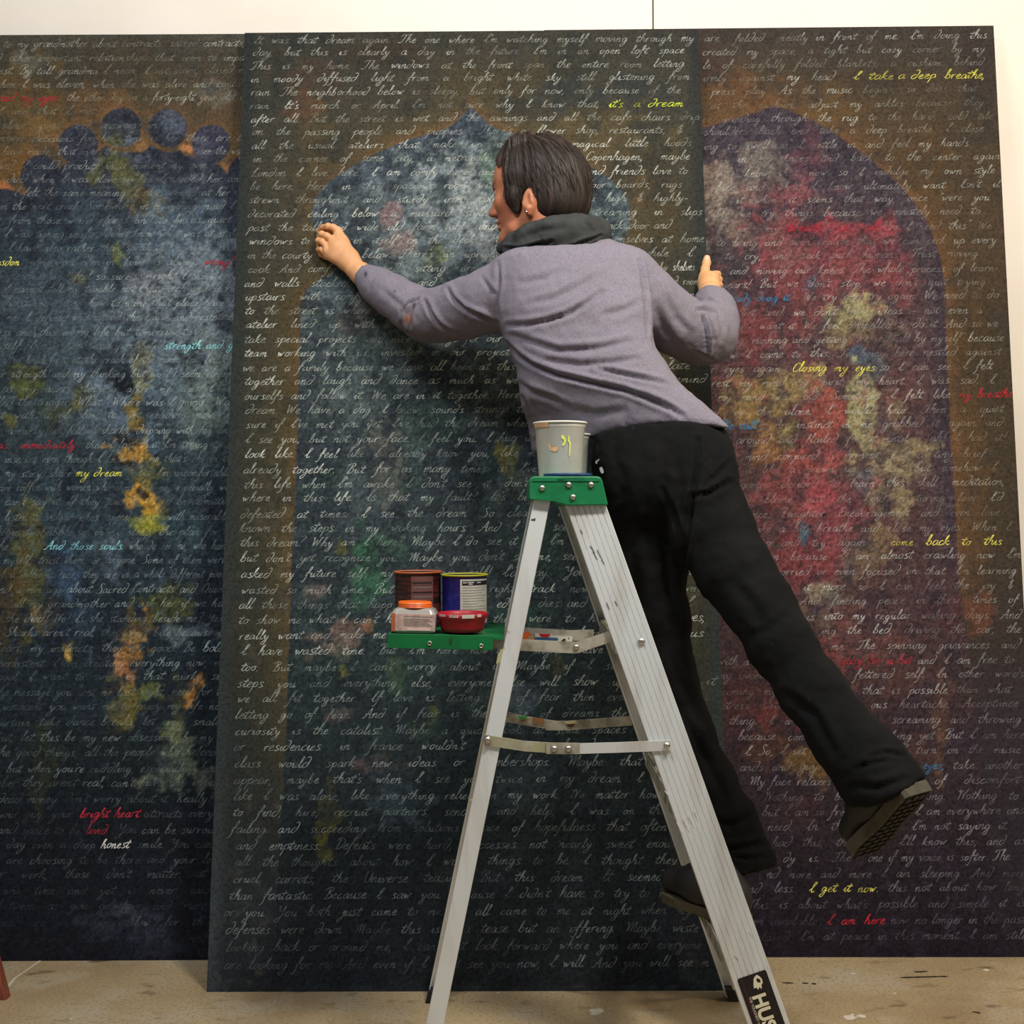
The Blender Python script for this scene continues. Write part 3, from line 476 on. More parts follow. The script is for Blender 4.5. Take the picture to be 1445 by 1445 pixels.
# ------------------------------------------------------------------ handwriting, single-stroke letters
GL = {
'a': (1.15, ".85,.8 .55,1 .2,.7 .15,.2 .4,0 .7,.3 .88,.95 .85,.3 .95,.02 1.2,.25"),
'b': (1.1, "0,.2 .35,1.1 .55,2.1 .32,2.05 .2,1.2 .2,.2 .45,0 .8,.25 .75,.8 .45,.9 .3,.6"),
'c': (.95, ".75,.8 .5,1 .15,.6 .2,.1 .5,0 .9,.3"),
'd': (1.2, ".75,.9 .4,.95 .1,.5 .2,.05 .5,0 .85,.5 1,1.5 .8,2.05 .4,1.85"),
'e': (.88, "0,.35 .42,.52 .62,.82 .45,1.04 .2,.75 .12,.3 .38,0 .9,.22"),
'f': (.85, "0,.3 .5,1.1 .75,2.1 .5,2.1 .35,1.2 .2,-.5 -.1,-1 -.3,-.8/.05,.9 .8,.95"),
'g': (1.1, ".8,.8 .5,1 .15,.6 .25,.1 .6,.2 .85,.9 .75,-.4 .4,-1.1 .05,-.9 .3,-.4 1.1,.3"),
'h': (1.1, "0,.2 .4,1.4 .55,2.1 .3,1.9 .15,.8 .1,0 .14,.4 .5,1 .75,.8 .7,.2 .9,0 1.15,.3"),
'i': (.62, "0,.3 .3,.95 .25,.2 .4,0 .65,.3"),
'j': (.6, ".2,.3 .45,.95 .35,-.4 .05,-1.1 -.2,-.8 .3,-.2 .8,.3"),
'k': (1.05, "0,.2 .4,1.5 .5,2.1 .2,1.5 .1,0/.85,.95 .2,.5 .55,.3 .75,0 1.05,.25"),
'l': (.65, "0,.3 .4,1.3 .5,2.1 .3,2 .2,.8 .2,.15 .4,0 .7,.3"),
'm': (1.4, "0,.5 .2,.95 .2,.3 .15,0 .18,.3 .45,1 .6,.8 .55,0 .58,.4 .85,1 1.05,.8 1,.2 1.15,0 1.4,.3"),
'n': (1.05, "0,.5 .2,.95 .2,.3 .15,0 .18,.4 .5,1 .7,.8 .65,.2 .8,0 1.1,.3"),
'o': (.98, ".6,.95 .25,.85 .12,.3 .4,0 .75,.4 .65,.9 .5,.95 1,.8"),
'p': (1.05, "0,.4 .3,.95 .25,0 .1,-1.1/.22,.3 .5,1 .85,.75 .75,.15 .4,.05 1.05,.3"),
'q': (1.15, ".8,.8 .5,1 .15,.6 .25,.1 .6,.2 .85,.95 .75,-.5 .7,-1.1 .95,-.6 1.2,.2"),
'r': (.85, "0,.5 .2,.95 .2,.3 .15,0 .17,.5 .4,.95 .85,.95"),
's': (.9, ".78,.85 .5,1.05 .25,.8 .65,.4 .6,.05 .15,.0 .95,.2"),
't': (.75, "0,.3 .4,1 .5,1.75 .3,.8 .25,.15 .45,0 .75,.3/-.15,1.15 .8,1.25"),
'u': (1.1, "0,.5 .25,.95 .2,.2 .4,0 .7,.4 .8,.95 .75,.2 .9,0 1.15,.3"),
'v': (1.0, "0,.6 .2,.95 .35,.0 .7,.6 .8,1 1.05,.9"),
'w': (1.35, "0,.6 .2,.95 .3,.0 .6,.8 .7,.05 1,.7 1.1,1 1.35,.9"),
'x': (1.0, "0,.9 .3,.8 .6,.1 .95,.15/.85,.95 .1,.05"),
'y': (1.05, "0,.5 .25,.95 .25,.3 .45,.1 .75,.6 .85,.95 .7,-.3 .4,-1.1 0,-1 .2,-.5 .95,.25"),
'z': (1.0, ".1,.85 .4,1 .75,.9 .2,.05 .5,.15 1,.1"),
'A': (1.5, "-.2,.1 .1,0 .6,.9 1.0,2.05 1.05,1 1.1,0 1.4,.2/.25,.8 1.2,.8"),
'B': (1.35, ".3,0 .5,1 .6,1.9/-.2,1.6 .3,2.05 .9,2.1 1.1,1.7 .6,1.15 1.1,.8 .95,.15 .4,-.05 .1,.1"),
'C': (1.2, "1.1,1.7 .9,2.05 .4,1.7 .15,.8 .3,.1 .7,0 1.15,.35"),
'D': (1.4, ".3,0 .4,1 .5,1.9/-.1,1.6 .4,2.05 1,1.9 1.3,1.2 1,.3 .3,-.05 0,.15"),
'E': (1.15, "1.05,1.75 .7,2.05 .3,1.7 .65,1.15 .2,.8 .2,.15 .6,-.02 1.1,.3"),
'F': (1.1, ".55,1.95 .4,.8 .1,-.1 -.3,.1/0,1.8 .4,2 1.3,2.1/.2,1 .9,1.05"),
'G': (1.3, "1.1,1.7 .8,2.05 .3,1.6 .2,.8 .5,.5 1,1 .9,.1 .5,-.2 .1,0"),
'H': (1.4, "0,1.8 .3,2 .35,1 .2,0/1.3,2 1.1,1 1.05,.1 1.35,.2/.2,1 1.15,1.05"),
'I': (.95, "0,.3 .5,1 .95,2 .65,2.1 .45,1 .45,.1 .7,0 1,.3"),
'K': (1.3, ".1,1.8 .35,2 .3,1 .15,0/1.3,2 .35,.95 .7,.6 1,0 1.3,.2"),
'L': (1.15, "0,1 .6,1.8 .75,2.1 .5,1.9 .35,.6 .1,0 .5,.1 1.1,0"),
'M': (1.8, "-.2,1.5 .1,1.9 .25,1 .15,0 .5,1.2 .85,2 .8,1 .8,0 1.1,1.2 1.45,2 1.4,.8 1.45,0 1.75,.25"),
'N': (1.4, "-.2,1.5 .1,1.9 .2,1 .1,-.1/.15,1 .5,1.9 .75,1.2 .85,0 1.0,1 1.4,2.1"),
'O': (1.35, ".8,2.05 .3,1.6 .15,.7 .5,0 1,.4 1.15,1.3 .85,2.05 .6,1.8"),
'P': (1.15, ".3,0 .45,1 .5,1.9/-.1,1.6 .4,2.05 1,1.95 1.05,1.3 .45,1"),
'Q': (1.4, ".8,2.05 .3,1.6 .15,.7 .5,0 1,.4 1.15,1.3 .85,2.05 .5,1.9/.6,.4 1.3,-.2"),
'R': (1.3, ".3,0 .45,1 .5,1.9/-.1,1.6 .4,2.05 1,1.95 1.0,1.3 .45,1.05 .8,.6 1,0 1.25,.2"),
'S': (1.15, "1,1.75 .7,2.1 .3,1.7 .8,.8 .7,.1 .2,-.05 -.1,.2"),
'T': (1.15, "-.1,1.5 .2,1.95 .8,1.95 1.5,2.15/.75,1.95 .5,.5 .1,-.1 -.3,.15"),
'U': (1.3, "-.1,1.6 .2,1.95 .15,.6 .4,0 .8,.3 1,1.9 1,.3 1.3,.15"),
'W': (1.75, "0,1.6 .2,1.95 .35,.0 .8,1.6 .95,0 1.4,1.6 1.55,2.0 1.8,1.8"),
'Y': (1.3, "-.1,1.6 .15,1.9 .2,1.1 .6,.9 1,1.9 .85,.2 .5,-1 0,-1 .3,-.4 1.2,.3"),
',': (.6, ".2,.1 .25,-.1 .05,-.45"), '.': (.5, ".15,.0 .25,.08"), "'": (.35, ".35,2 .25,1.6"), '"': (.6, ".25,2 .2,1.6/.5,2 .45,1.6"),
'?': (1.1, ".2,1.8 .6,2.1 .9,1.8 .55,1.1 .5,.7/.4,.02 .5,.1"), '!': (.6, ".5,2 .3,.6/.15,.0 .25,.08"), '-': (.8, ".1,.55 .7,.6"), '&': (1.3, "1,1.5 .5,1.8 .3,1.3 .8,1 .3,.7 .3,.1 .8,.1 1,.6/.6,2.2 .6,-.3"), ':': (.4, ".2,.05 .25,.12/.3,.8 .35,.87"),
}
GP = {}
for ch, (adv, st) in GL.items():
    out = []
    for s_ in st.split('/'):
        p = np.array([[float(q) for q in w_.split(',')] for w_ in s_.split()]); p[:, 0] = 1.2*p[:, 0]+.42*p[:, 1]
        if len(p) > 2:
            e = np.vstack([p[0], p, p[-1]]); r = []
            for i in range(len(p)-1):
                p0, p1, p2, p3 = e[i], e[i+1], e[i+2], e[i+3]
                for t in (0, 1/3, 2/3): r.append(.5*((2*p1)+(p2-p0)*t+(2*p0-5*p1+4*p2-p3)*t*t+(3*p1-p0-3*p2+p3)*t**3))
            r.append(p[-1]); p = np.array(r)
        out.append(p)
    GP[ch] = (adv*1.2, out)
XH = .0116      # x-height in metres
FADE = lambda A, B: (.78 if SOFT else .62)+(.3 if SOFT else .44)*sm(.25, .7, vnoise(A*5+B*2.3+9, B*11+3, 611))
INK = {'w': (214, 216, 206), 'Y': (232, 222, 96), 'y': (214, 226, 70), 'R': (190, 48, 58), 'B': (62, 138, 186), 'C': (150, 214, 214), 'W': (226, 232, 226)}
INKN = {'Y': 'yellow', 'y': 'lime yellow', 'R': 'red', 'B': 'blue', 'C': 'pale turquoise', 'W': 'bright white'}
def write_words(Pn, samp, x0, x1, y0, y1, text, ink, alpha, rr):
    """one run of words between two photo columns; returns ribbon geometry on the panel face"""
    a0, b0 = Pn.uv(x0, y0); a1, b1 = Pn.uv(x1, y1)
    words = text.split(); span = a1-a0
    nat = [sum(GP[c][0] for c in w_ if c in GP)*XH for w_ in words]; tot = sum(nat); ng = max(len(words)-1, 1)
    k = 1.0; mg = XH*1.2
    if len(words) == 1: k = min(1.25, max(.7, span/max(tot, 1e-6)))
    elif tot+mg*ng > span: k = max(.66, (span-mg*ng)/tot)
    elif tot+ng*XH*4 < span: k = min(1.22, (span-ng*XH*4)/tot)
    gap = (span-tot*k)/ng; x = 0.0; Vs = []; Qs = []; Cs = []; nv = 0
    wfac = 1.25 if ink != 'w' else 1.0
    for wi, w_ in enumerate(words):
        wa = alpha*rr.uniform(.62, 1.1)
        dy = rr.uniform(-.0008, .0008); sc = rr.uniform(.94, 1.06)
        for ch in w_:
            if ch not in GP: continue
            adv, strokes = GP[ch]; la = min(wa*rr.uniform(.85, 1.12), .97)
            jx, jy, js = rr.uniform(-.02, .02), rr.uniform(-.05, .05), rr.uniform(.93, 1.07)
            for p in strokes:
                q = p*js*sc; u = x+(q[:, 0]+jx)*XH*k; v = dy+(q[:, 1]+jy)*XH
                t = np.gradient(np.stack([u, v], 1), axis=0); L = np.hypot(t[:, 0], t[:, 1])+1e-9; nx, ny = -t[:, 1]/L, t[:, 0]/L
                hw = .00074*wfac*(.72+.5*np.abs(t[:, 1])/L)*np.concatenate([[.55], np.ones(len(u)-2), [.5]]) if len(u) > 2 else np.full(len(u), .0009*wfac)
                f = u/span if span > 0 else 0
                A = a0+u; Bv = b0+(b1-b0)*f+v
                ok = (A > .002) & (A < PW-.002) & (Bv > .002) & (Bv < PH-.002)
                if ok.sum() < 2: continue
                A, Bv, nx, ny, hw = A[ok], Bv[ok], nx[ok], ny[ok], hw[ok]; m = len(A)
                V = np.concatenate([Pn.at(A+nx*hw, Bv+ny*hw, np.full(m, .0009)), Pn.at(A-nx*hw, Bv-ny*hw, np.full(m, .0009))])
                i = np.arange(m-1)+nv; Qs.append(np.stack([i+m, i+m+1, i+1, i], 1)); Vs.append(V); nv += 2*m
                bg = samp(A, Bv); al = np.clip(la*(1+.22*np.sin(A*310+wi))*(1 if ink != 'w' else np.concatenate([FADE(A, Bv)])), 0, 1)[:, None]
                c = bg*(1-al)+np.array(INK[ink])*al; Cs.append(c); Cs.append(c)
            x += adv*XH*k
        x += gap
    if not Vs: return None
    return np.concatenate(Vs), np.concatenate(Qs), np.concatenate(Cs)
def write_panel(Pn, root, rgb, lines, alpha_fn, tilt, seed):
    rr = random.Random(seed); samp = sampler(rgb)
    for ln in lines.strip().split('\n'):
        f = ln.split('|'); y = float(f[0]); plain = []
        for sgm in f[1:]:
            x0, x1, txt = sgm.split(' ', 2); ink = 'w'
            if txt[:1] == '{': ink = txt[1]; txt = txt[3:]
            x0 = float(x0); x1 = float(x1)
            g = write_words(Pn, samp, x0, x1, y+tilt(y)*(x0-TX), y+tilt(y)*(x1-TX), txt, ink, alpha_fn(y) if ink == 'w' else .95, rr)
            if g is None: continue
            if ink == 'w': plain.append(g)
            else: emit_words(g, root, Pn, 'coloured_handwriting', INKN[ink]+' handwritten words')
        if plain:
            n = 0; V = []; Q = []; Cc = []
            for v, q, c in plain: V.append(v); Q.append(q+n); Cc.append(c); n += len(v)
            emit_words((np.concatenate(V), np.concatenate(Q), np.concatenate(Cc)), root, Pn, 'handwritten_line', None)
def emit_words(g, root, Pn, name, label):
    V, Q, c = g; _, py = to_px(V)
    o = quads(name, V, Q, M['chalk'], root, col=pigment(c, py, Pn.key))
    if label: o['label'] = label
    o['kind'] = 'stuff'
TX = 0
TEXT_C = """
62|357 978 It was that dream again. The one where I'm watching myself moving through my
79|356 965 day, but this is clearly a day in the future. I'm in an open loft space
98|354 964 This is my home. The windows at the front span the entire room letting
116|353 973 in moody diffused light from a bright white sky still glistening from
135|353 960 rain. The neighborhood below is sleepy, but only for now, only because of the
154|352 846 rain. It's march or April. I'm not sure why I know that,|858 878 {y}it's|893 903 {y}a|913 966 {y}dream
173|353 986 after all. But the street is wet and the awnings and all the cafe chairs drip
191|355 655 on the passing people and puppies.|676 963 There's a flower shop, restaurants, &
210|354 722 all the usual ateliers that make up one|745 796 of the|806 975 magical little hoods
229|356 694 in the corner of some city, a metropolis|710 815 like|825 973 Copenhagen, maybe
249|354 700 London I live here. I am comfy here and|720 820 family|826 970 and friends love to
268|352 702 be here. Here, in this spacious room with|716 812 wide|822 962 floor boards, rugs
287|350 702 strewn throughout and sturdy iron colu|712 815 mns|830 970 a high & highly-
307|349 686 decorated ceiling below a mansard style|832 990 streaming in slips
326|349 700 past the tall and wide old farm table and|848 946 back door and
345|350 412 windows|424 436 to|497 712 in itself on the deck with|850 992 themselves at home
365|348 440 in the courty|510 704 below. There's an upright|905 976 while I
385|349 473 cook. And comfy|537 686 and sitting areas|930 980 by shelves
405|344 490 and walls stacked|553 645 art and an|938 990 and rooms
424|345 512 upstairs with comfy|962 990 and
444|345 522 to the street is where|920 990 we work
463|346 528 atelier lined up with|920 990 clients
484|344 542 take special projects and|552 708 nice evenings for our|930 990 guests
503|344 718 team working with us, invested in our project|940 992 after
524|341 726 we are a family because we have all been at this|940 978 late
543|344 730 together and laugh and dance as much as we|945 996 remind
564|344 742 ourselfs and follow it. We are in it together. Here's|945 975 this
584|345 742 dream. We have a dog. I know, sounds strange to|950 980 but
604|346 748 sure if I've met you yet. I've had the dream when
625|345 748 I see you, but not your face. I feel you. I hug u
646|345 755 look like. I feel like I already know you, like m
668|342 757 already together. But for as many times as I've
689|344 745 this life when I'm awake I don't see it, don't
708|341 745 where in this life. Is that my fault? It's be
731|338 810 defeated at times. I see the dream. So clearly, but
751|337 800 known the steps in my waking hours. And I do see
771|338 795 this dream? Why am I here? Maybe I do see it but I'm
793|338 835 but don't yet recognize you. Maybe you don't see me, see u|972 985 to
815|339 554 asked my future self, my|615 842 own self! I'd say. "You've|965 996 though
838|340 553 wasted so much time. But|690 830 right track now|965 989 were
859|336 553 all those things that happ|700 855 ed, to dies and ca|965 985 I
880|336 552 to show me what I can't h|695 860 they were to help|968 995 yes,
902|337 544 really want and make me|700 845 let us get there|972 992 us
924|339 690 I have wasted time. But I'm here now|700 850 and might have
947|339 876 too. But maybe I can't worry about it. Maybe if I sta
970|334 880 steps you and everything else, everyone else will show up|995 1010 it
991|334 885 we all fit together. If love is letting go of fear then ever
1014|331 884 letting go of fear. And if fear is the cause of dreams the
1037|331 882 curiosity is the catalist. Maybe a quick look at some spaces
1059|329 900 or residencies in france wouldn't hurt our friends and
1083|330 905 class would spark new ideas or membershops. Maybe that
1106|329 905 appear, maybe that's when I see you twice in my dream. I
1129|329 930 like I was alone, like everything relied on my work. No matter how
1152|328 930 to find, hire, recruit partners, senders and help, I was on th
1175|325 940 failing and succeeding from solutions space of hopefulness that often
1199|332 945 and emptiness. Defeats were hard, successes not nearly sweet enou
1222|331 955 all the thoughts about how I would things to be. I thought they
1246|328 935 cruel carrots, the Universe teasing. But this dream. It seemed
1269|323 968 than fantastic. Because I saw you. Because I didn't have to try to many
1293|315 975 or you. You both just came to me. It all came to me at night when my
1318|317 985 defenses were down. Maybe this isn't a tease but an offering. Maybe wiste
1342|318 990 looking back or around me, I can just look forward where you and everyone
1367|315 1000 are looking for me. And even if I don't see you now, I will. And you will see m
"""
TEXT_L = """
67|4 346 to my grandmother about contracts, sacred contracts,
87|-14 345 nd other important relationships that seem to impa
105|-10 345 nest. By tall grandma I mean, I sat down, closed m
124|-10 340 when I was eleven, when she was alive and could
143|-20 80 {R}closed my eyes|94 345 the other day on a forty-eight year old w
162|-4 133 I and that I met
182|2 35 silence|52 220 quiet and answers in
200|-10 345 answer decisions for her. time is her there are le
219|-12 165 I have made, that over the|282 345 see the way
239|-10 290 died, I could produce in a moment my own
258|8 345 died when I was eleven. when I needed her and
277|18 324 I felt the same meaning. I saw around at her
296|-5 330 on the next creek. Somewhere in my young mind I
316|12 325 from those weird places and to be as quiet
335|6 338 I was signing up for, didn't know what was at stake
355|10 335 I have also rather than speak the moments. past
375|-10 27 {Y}wisdom|40 280 sometimes even in "Love" is always|288 330 {R}wrong?
395|-5 335 d decision and feel so sure, so right I don't repe
413|5 335 I cannot tell my trouble not that much and secret
433|3 335 didn't understand how to name that place have lo
453|8 335 me. I defined understood the cause and resentmen
474|-5 300 ess and this in my life but tomorrow to you
493|-5 220 yself. I saw hope and possibili|231 335 {C}strength and gr
513|4 325 ding head first at the crack of the moon. But finally
533|-5 320 or strength and my thinking but would seem clear
554|2 300 as my aunt, slinging after me and I
573|-8 330 lled the trigger. What? Where was I going? Was
591|-5 325 it with it. I slow to get reading now. I
613|10 328 a murky sea full of sharks, dripping with fog and
633|-15 107 {R}was immediately|120 327 that I lost that I'm trying to b
653|6 325 insecure even though I know it's me that's chosen to
673|6 100 my story, share|106 172 {Y}my dream|193 324 But I'm uncomfortable
693|-10 325 have coffee with women who don't like me, especially wit
713|6 323 can't say it. If they said it, they'd be admittin
735|6 322 listen to vulgar jokes, spend dinner with miserable
756|-8 322 begin to bubble up in my sleep, the plan for t
776|-8 48 the pool.|63 172 {C}And those souls|182 320 who do see me, who have
796|4 318 myself, trust them, or anyone. Some of them were
816|-5 316 of a different race, they are in a whole different pool
837|-10 316 and a message about Sacred Contracts and Quan
857|7 315 call my grandmother and ask her if we ha
878|6 314 she died? No! Is she standing beside me? Yes
898|-4 313 . Sharks aren't real, they can't bite because I
920|-8 275 heart, my instincts, they are good. Be|285 316 {W}bold
941|-5 312 persistent. I am creating everything now, m
960|-5 311 pool. I want to swim in that murky se
982|-8 310 the message you sent me last night, need for t
1002|3 310 innocent you want me to enjoy my life no
1024|-8 308 curtain. take dance breaks, let every small
1046|-8 300 but, let this be my new obsession, be my
1067|-8 305 the good things, all the people who helped
1090|8 304 but when you're cuddling, especially when
1110|-10 303 mber they aren't real, can't have any impa
1133|-5 300 dead money. don't worry about it. Really?
1154|-5 102 your guy, your|112 196 {R}bright heart|202 300 attracts every
1177|-5 113 and space to be|121 153 {R}loved.|165 300 You can be surrou
1197|8 134 day even a deep|142 182 {W}honest|193 299 smile. You can
1219|8 298 are choosing to be there and your lo
1239|-8 290 or work, those don't matter at
1262|-5 296 same time and yet is never said
1284|-5 290 between as you go love and more
1307|-5 285 and are in moving Slow for th
1330|-5 290 in growing Allow me the rest
"""
TEXT_R = """
59|993 1140 are folded neatly|1150 1268 in front of me.|1283 1392 I'm doing this
78|990 1389 created my space, a tight but cozy corner by my
97|991 1388 le of carefully folded blankets, a cushion behind
115|991 1176 irmly against my head|1203 1215 {Y}I|1225 1262 {Y}take|1266 1276 {Y}a|1284 1320 {Y}deep|1332 1390 {Y}breathe,
134|1003 1378 press play. As the music begins, so does that
154|1002 1387 at the cushion, adjust my ankles because they
173|990 1400 re grinding through the rug to the hard, cold tile
191|992 1387 shoulders back and take a deep breathe. I close
211|992 1366 ing to swell as I settle in and feel my hands
230|1040 1410 in my knees and back to the center again
250|1050 1403 know that now so I indulge my own style
270|1008 1410 face and what I know ultimately want. Isn't it
288|1038 1396 it when it seems that way, once "were you
307|1000 1382 able we try things because we innately need to
328|1040 1100 or my|1110 1240 {R}breath is all|1250 1398 So I need this" We
348|1010 1405 to bring and soon realize that we can pick up every
367|1022 1380 to cry, and seek such humans. Trust moving
388|1012 1408 s and moving our knees. The whole process of learn-
407|1017 1390 years! But we don't stop, we don't quit trying
426|1028 1116 {B}ready doing it.|1132 1408 We try and try again. We need to do
447|1027 1386 t yet and. we don't know ideas - not even a
466|1043 1408 We want it. We feel compelled to do it. And so we
486|1020 1416 king, running and getting dressed 'all by myself' because
506|1013 1412 how I came to this. To being here nestled against
526|1002 1100 r eyes again|1117 1234 {Y}Closing my eyes|1240 1400 so I can see. I felt
546|1003 1402 rest my mind my spirit, my heart. I was sad. I
566|1012 1340 my mind was old. Sometimes I felt like|1352 1428 {R}my breathe
587|1003 1415 er in the alone. I would hear. Then a quiet
606|1018 1070 {B}Be still.|1090 1415 An instinct in me grabbed it again and
627|1015 1418 it around and flailed for it until - ah! I had it!
650|1022 1390 ly mind conjured a moment just a tiny brief
669|1030 1405 t it like a grown up at last but somehow I
690|1043 1418 games decided to learn this skill, meditation,
710|1041 1415 No blame just the kind nurturing love I'd
731|1054 1410 ence. Laughter. Encouragement and even love
752|1058 1425 take a big breathe and close my eyes. When I
772|1070 1220 op and try again|1256 1413 {Y}come back to this
791|1080 1440 wn because I am almost crawling now I'm
813|1090 1434 worried or even focused on that. I'm learning
834|1103 1430 to it more so I can feel the joy &
854|1128 1436 And finding peace in these times of
876|1137 1440 is into my regular waking days. And
896|1158 1440 ing the bed, driving the car, the
918|1172 1438 me. The spinning grievances and
939|1012 1056 with a|1187 1285 {R}easy for a bit|1294 1430 and I am free to
959|1012 1076 my sweet|1205 1444 fettered self. In other words
981|1010 1096 ecoming my|1216 1426 that is possible than what
1001|1016 1110 stress. Deter|1228 1436 ous heartache. Acceptance
1023|1028 1126 thing. I am|1240 1440 . screaming and throwing
1045|1040 1134 because con|1256 1444 king yet" But I am here
1066|1050 1136 I. So, I set|1270 1440 I turn on the music
1088|1043 1152 ands and guy|1276 1333 {B}my eyes,|1344 1442 take another
1109|1057 1172 My face relaxes|1318 1438 of discomfort
1131|1078 1192 Nothing to be|1306 1436 ong. Nothing to
1152|1074 1198 but I am so free|1290 1446 I am everywhere and
1173|1082 1198 need. In this|1285 1422 I'm not saying it.
1195|1088 1200 had this, the|1268 1446 I'll know this, and as
1217|1104 1200 dy is. The|1224 1424 one if my voice is softer. The
1240|1080 1446 nd more and more I am sleeping. And more
1260|1046 1118 and less|1141 1240 {Y}I get it now.|1252 1446 this not about how long
1283|1054 1446 This is about what's possible and simple it is
1306|1056 1152 am available|1166 1248 {R}I am here|1256 1446 now no longer in the past
1328|1060 1446 relaxed. I'm at peace in this moment. I am still
"""
SOFT = True; TX = 357; write_panel(PC, root_C, rgb_C, TEXT_C, lambda y: np.interp(y, [60, 300, 500, 900, 1100, 1250, 1370], [.68, .76, .74, .60, .44, .33, .27]), lambda y: -.0055, 3)
SOFT = False; TX = 0; write_panel(PL, root_L, rgb_L, TEXT_L, lambda y: np.interp(y, [60, 300, 600, 1000, 1200, 1330], [.5, .40, .46, .40, .27, .12]), lambda y: -.003, 4)
TX = 1000; write_panel(PR, root_R, rgb_R, TEXT_R, lambda y: np.interp(y, [60, 300, 500, 900, 1200, 1330], [.64, .56, .54, .56, .42, .25]), lambda y: -.0125 if y < 700 else -.008, 5)

# ------------------------------------------------------------------ step ladder
CAPT = P(800, 672, 2.10)[2]
yN = lambda z: 2.0+.115*z/1.18
yF = lambda z: 2.56-.11*z/1.18
xf = lambda z: .522-.3405*z
xr = lambda z: -.184+.2125*z
lad = thing('step_ladder', 'aluminium step ladder with green top cap, shelf and riveted side rails', 'ladder', (.17, 2.28, 0))
def rail_profile(hw, dep, ribs, s):
    """C-channel: ribbed web at v=0, flanges reaching dep (s = +1 away from the viewer)"""
    top = []; n = ribs; w_ = 2*hw/n; g = .0011
    for k in range(n):
        a = -hw+k*w_; top += [(a+g*.5 if k else a, 0), (a+g, -.0011*s if 1 else 0), (a+w_-g, -.0011*s), (a+w_-g*.5 if k < n-1 else a+w_, 0)]
        if k < n-1: top += [(a+w_-g*.4, .0006*s), (a+w_+g*.4, .0006*s)]
    t = .0028
    return top+[(hw, dep*s), (hw-t, dep*s), (hw-t, t*s), (-hw+t, t*s), (-hw+t, dep*s), (-hw, dep*s)]
def make_rail(name, xz, ys, hw, dep, ribs, s, ztop=1.145, zbot=.02, m='alu'):
    ax = Vector((xz(1)-xz(0), 0, 1)).normalized(); U = Vector((ax.z, 0, -ax.x))
    bm = bmesh.new(); bm_extrude(bm, rail_profile(hw, dep, ribs, s), (xz(zbot), ys(zbot), zbot), (xz(ztop), ys(ztop), ztop), U, (0, 1, 0))
    return from_bm(name, bm, M[m], lad)
make_rail('front_rail', xf, yN, .036, .026, 7, 1)
make_rail('front_rail', xf, yF, .036, .026, 7, -1)
make_rail('rear_rail', xr, yN, .0155, .018, 1, 1)
make_rail('rear_rail', xr, yF, .0155, .018, 1, -1)
def dome(px, py, y, r, parent, name='rivet', s=-1):
    c = P(px, py, y); bm = bmesh.new()
    bm_lathe(bm, [(r*1.15, 0), (r*1.12, r*.25), (r*.8, r*.62), (r*.4, r*.85), (0, r*.92)], Matrix.Translation(Vector(c)) @ Matrix.Rotation(math.pi/2, 4, 'X'), 14)
    return from_bm(name, bm, M['bolt'], parent, True)
# treads with lips
for z in (.268, .57, .872):
    bm = bmesh.new(); x = xf(z); a, b = yN(z)+.003, yF(z)-.003
    e_ = .033 if z < .3 else .006; bm_box(bm, (x-.031, a, z-.003), (x+e_-.002, b, z+.003)); bm_box(bm, (x-.033, a, z-.026), (x-.030, b, z+.003)); bm_box(bm, (x+e_-.003, a, z-.026), (x+e_, b, z+.003))
    for k in range(7 if z < .3 else 4): bm_box(bm, (x-.0300+.0092*k, a, z+.003), (x-.0255+.0092*k, b, z+.0045))
    from_bm('step', bm, M['alu_dirty'], lad)
# rubber feet and bolts
for xz, ys, s, hw in ((xf, yN, 1, .038), (xf, yF, -1, .038), (xr, yN, 1, .018), (xr, yF, -1, .018)):
    ax = Vector((xz(1)-xz(0), 0, 1)).normalized(); bm = bmesh.new()
    bm_extrude(bm, [(-hw, -.002*s), (hw, -.002*s), (hw, .03*s), (-hw, .03*s)], (xz(0), ys(0), 0.0), (xz(.028), ys(.028), .028), (ax.z, 0, 0), (0, 1, 0))
    ft = from_bm('foot', bm, M['rubber'], lad); ft['label'] = 'black rubber foot'
    bm = bmesh.new(); bm_lathe(bm, [(.008, 0), (.008, .003), (0, .004)], Matrix.Translation((xz(.016), ys(.016)-.002*s-(.0 if s > 0 else .028), .016)) @ Matrix.Rotation(math.pi/2, 4, 'X'), 12)
    from_bm('foot_bolt', bm, M['bolt'], ft, True)
def bar(name, pts, hgt, th, m, parent=None):
    """flat bar through points, standing on edge"""
    bm = bmesh.new(); pts = [Vector(tuple(p)) for p in pts]
    rows = [[bm.verts.new(p+Vector((0, dy, dz))) for dy, dz in ((0, -hgt/2), (0, hgt/2), (th, hgt/2), (th, -hgt/2))] for p in pts]
    for a, b in zip(rows, rows[1:]):
        for k in range(4): bm.faces.new((a[k], a[(k+1) % 4], b[(k+1) % 4], b[k]))
    bm.faces.new(rows[0]); bm.faces.new(rows[-1][::-1])
    return from_bm(name, bm, M[m], parent or lad)
D0 = yN(.69)-.0065
bar('spreader_bar', [P(683, 1044, D0), P(740, 1053, D0), P(800, 1057, D0)], .019, .003, 'alu_dirty')
bar('spreader_bar', [P(784, 1057, D0-.001), P(800, 1057, D0-.001), P(870, 1055, D0), P(946, 1052, D0)], .019, .003, 'alu')
bar('spreader_hinge', [P(771, 1056, D0-.004), P(818, 1056.5, D0-.004)], .0205, .003, 'alu_dirty')
for a in ((688, 1044), (782, 1056.5), (802, 1056.5), (941, 1052)): dome(a[0], a[1], D0-.004, .0058, lad)
D1 = yF(.66)+.004
bar('spreader_bar', [P(700, 1009, D1), P(735, 1016, D1), P(790, 1025, D1)], .021, .003, 'alu_dirty')
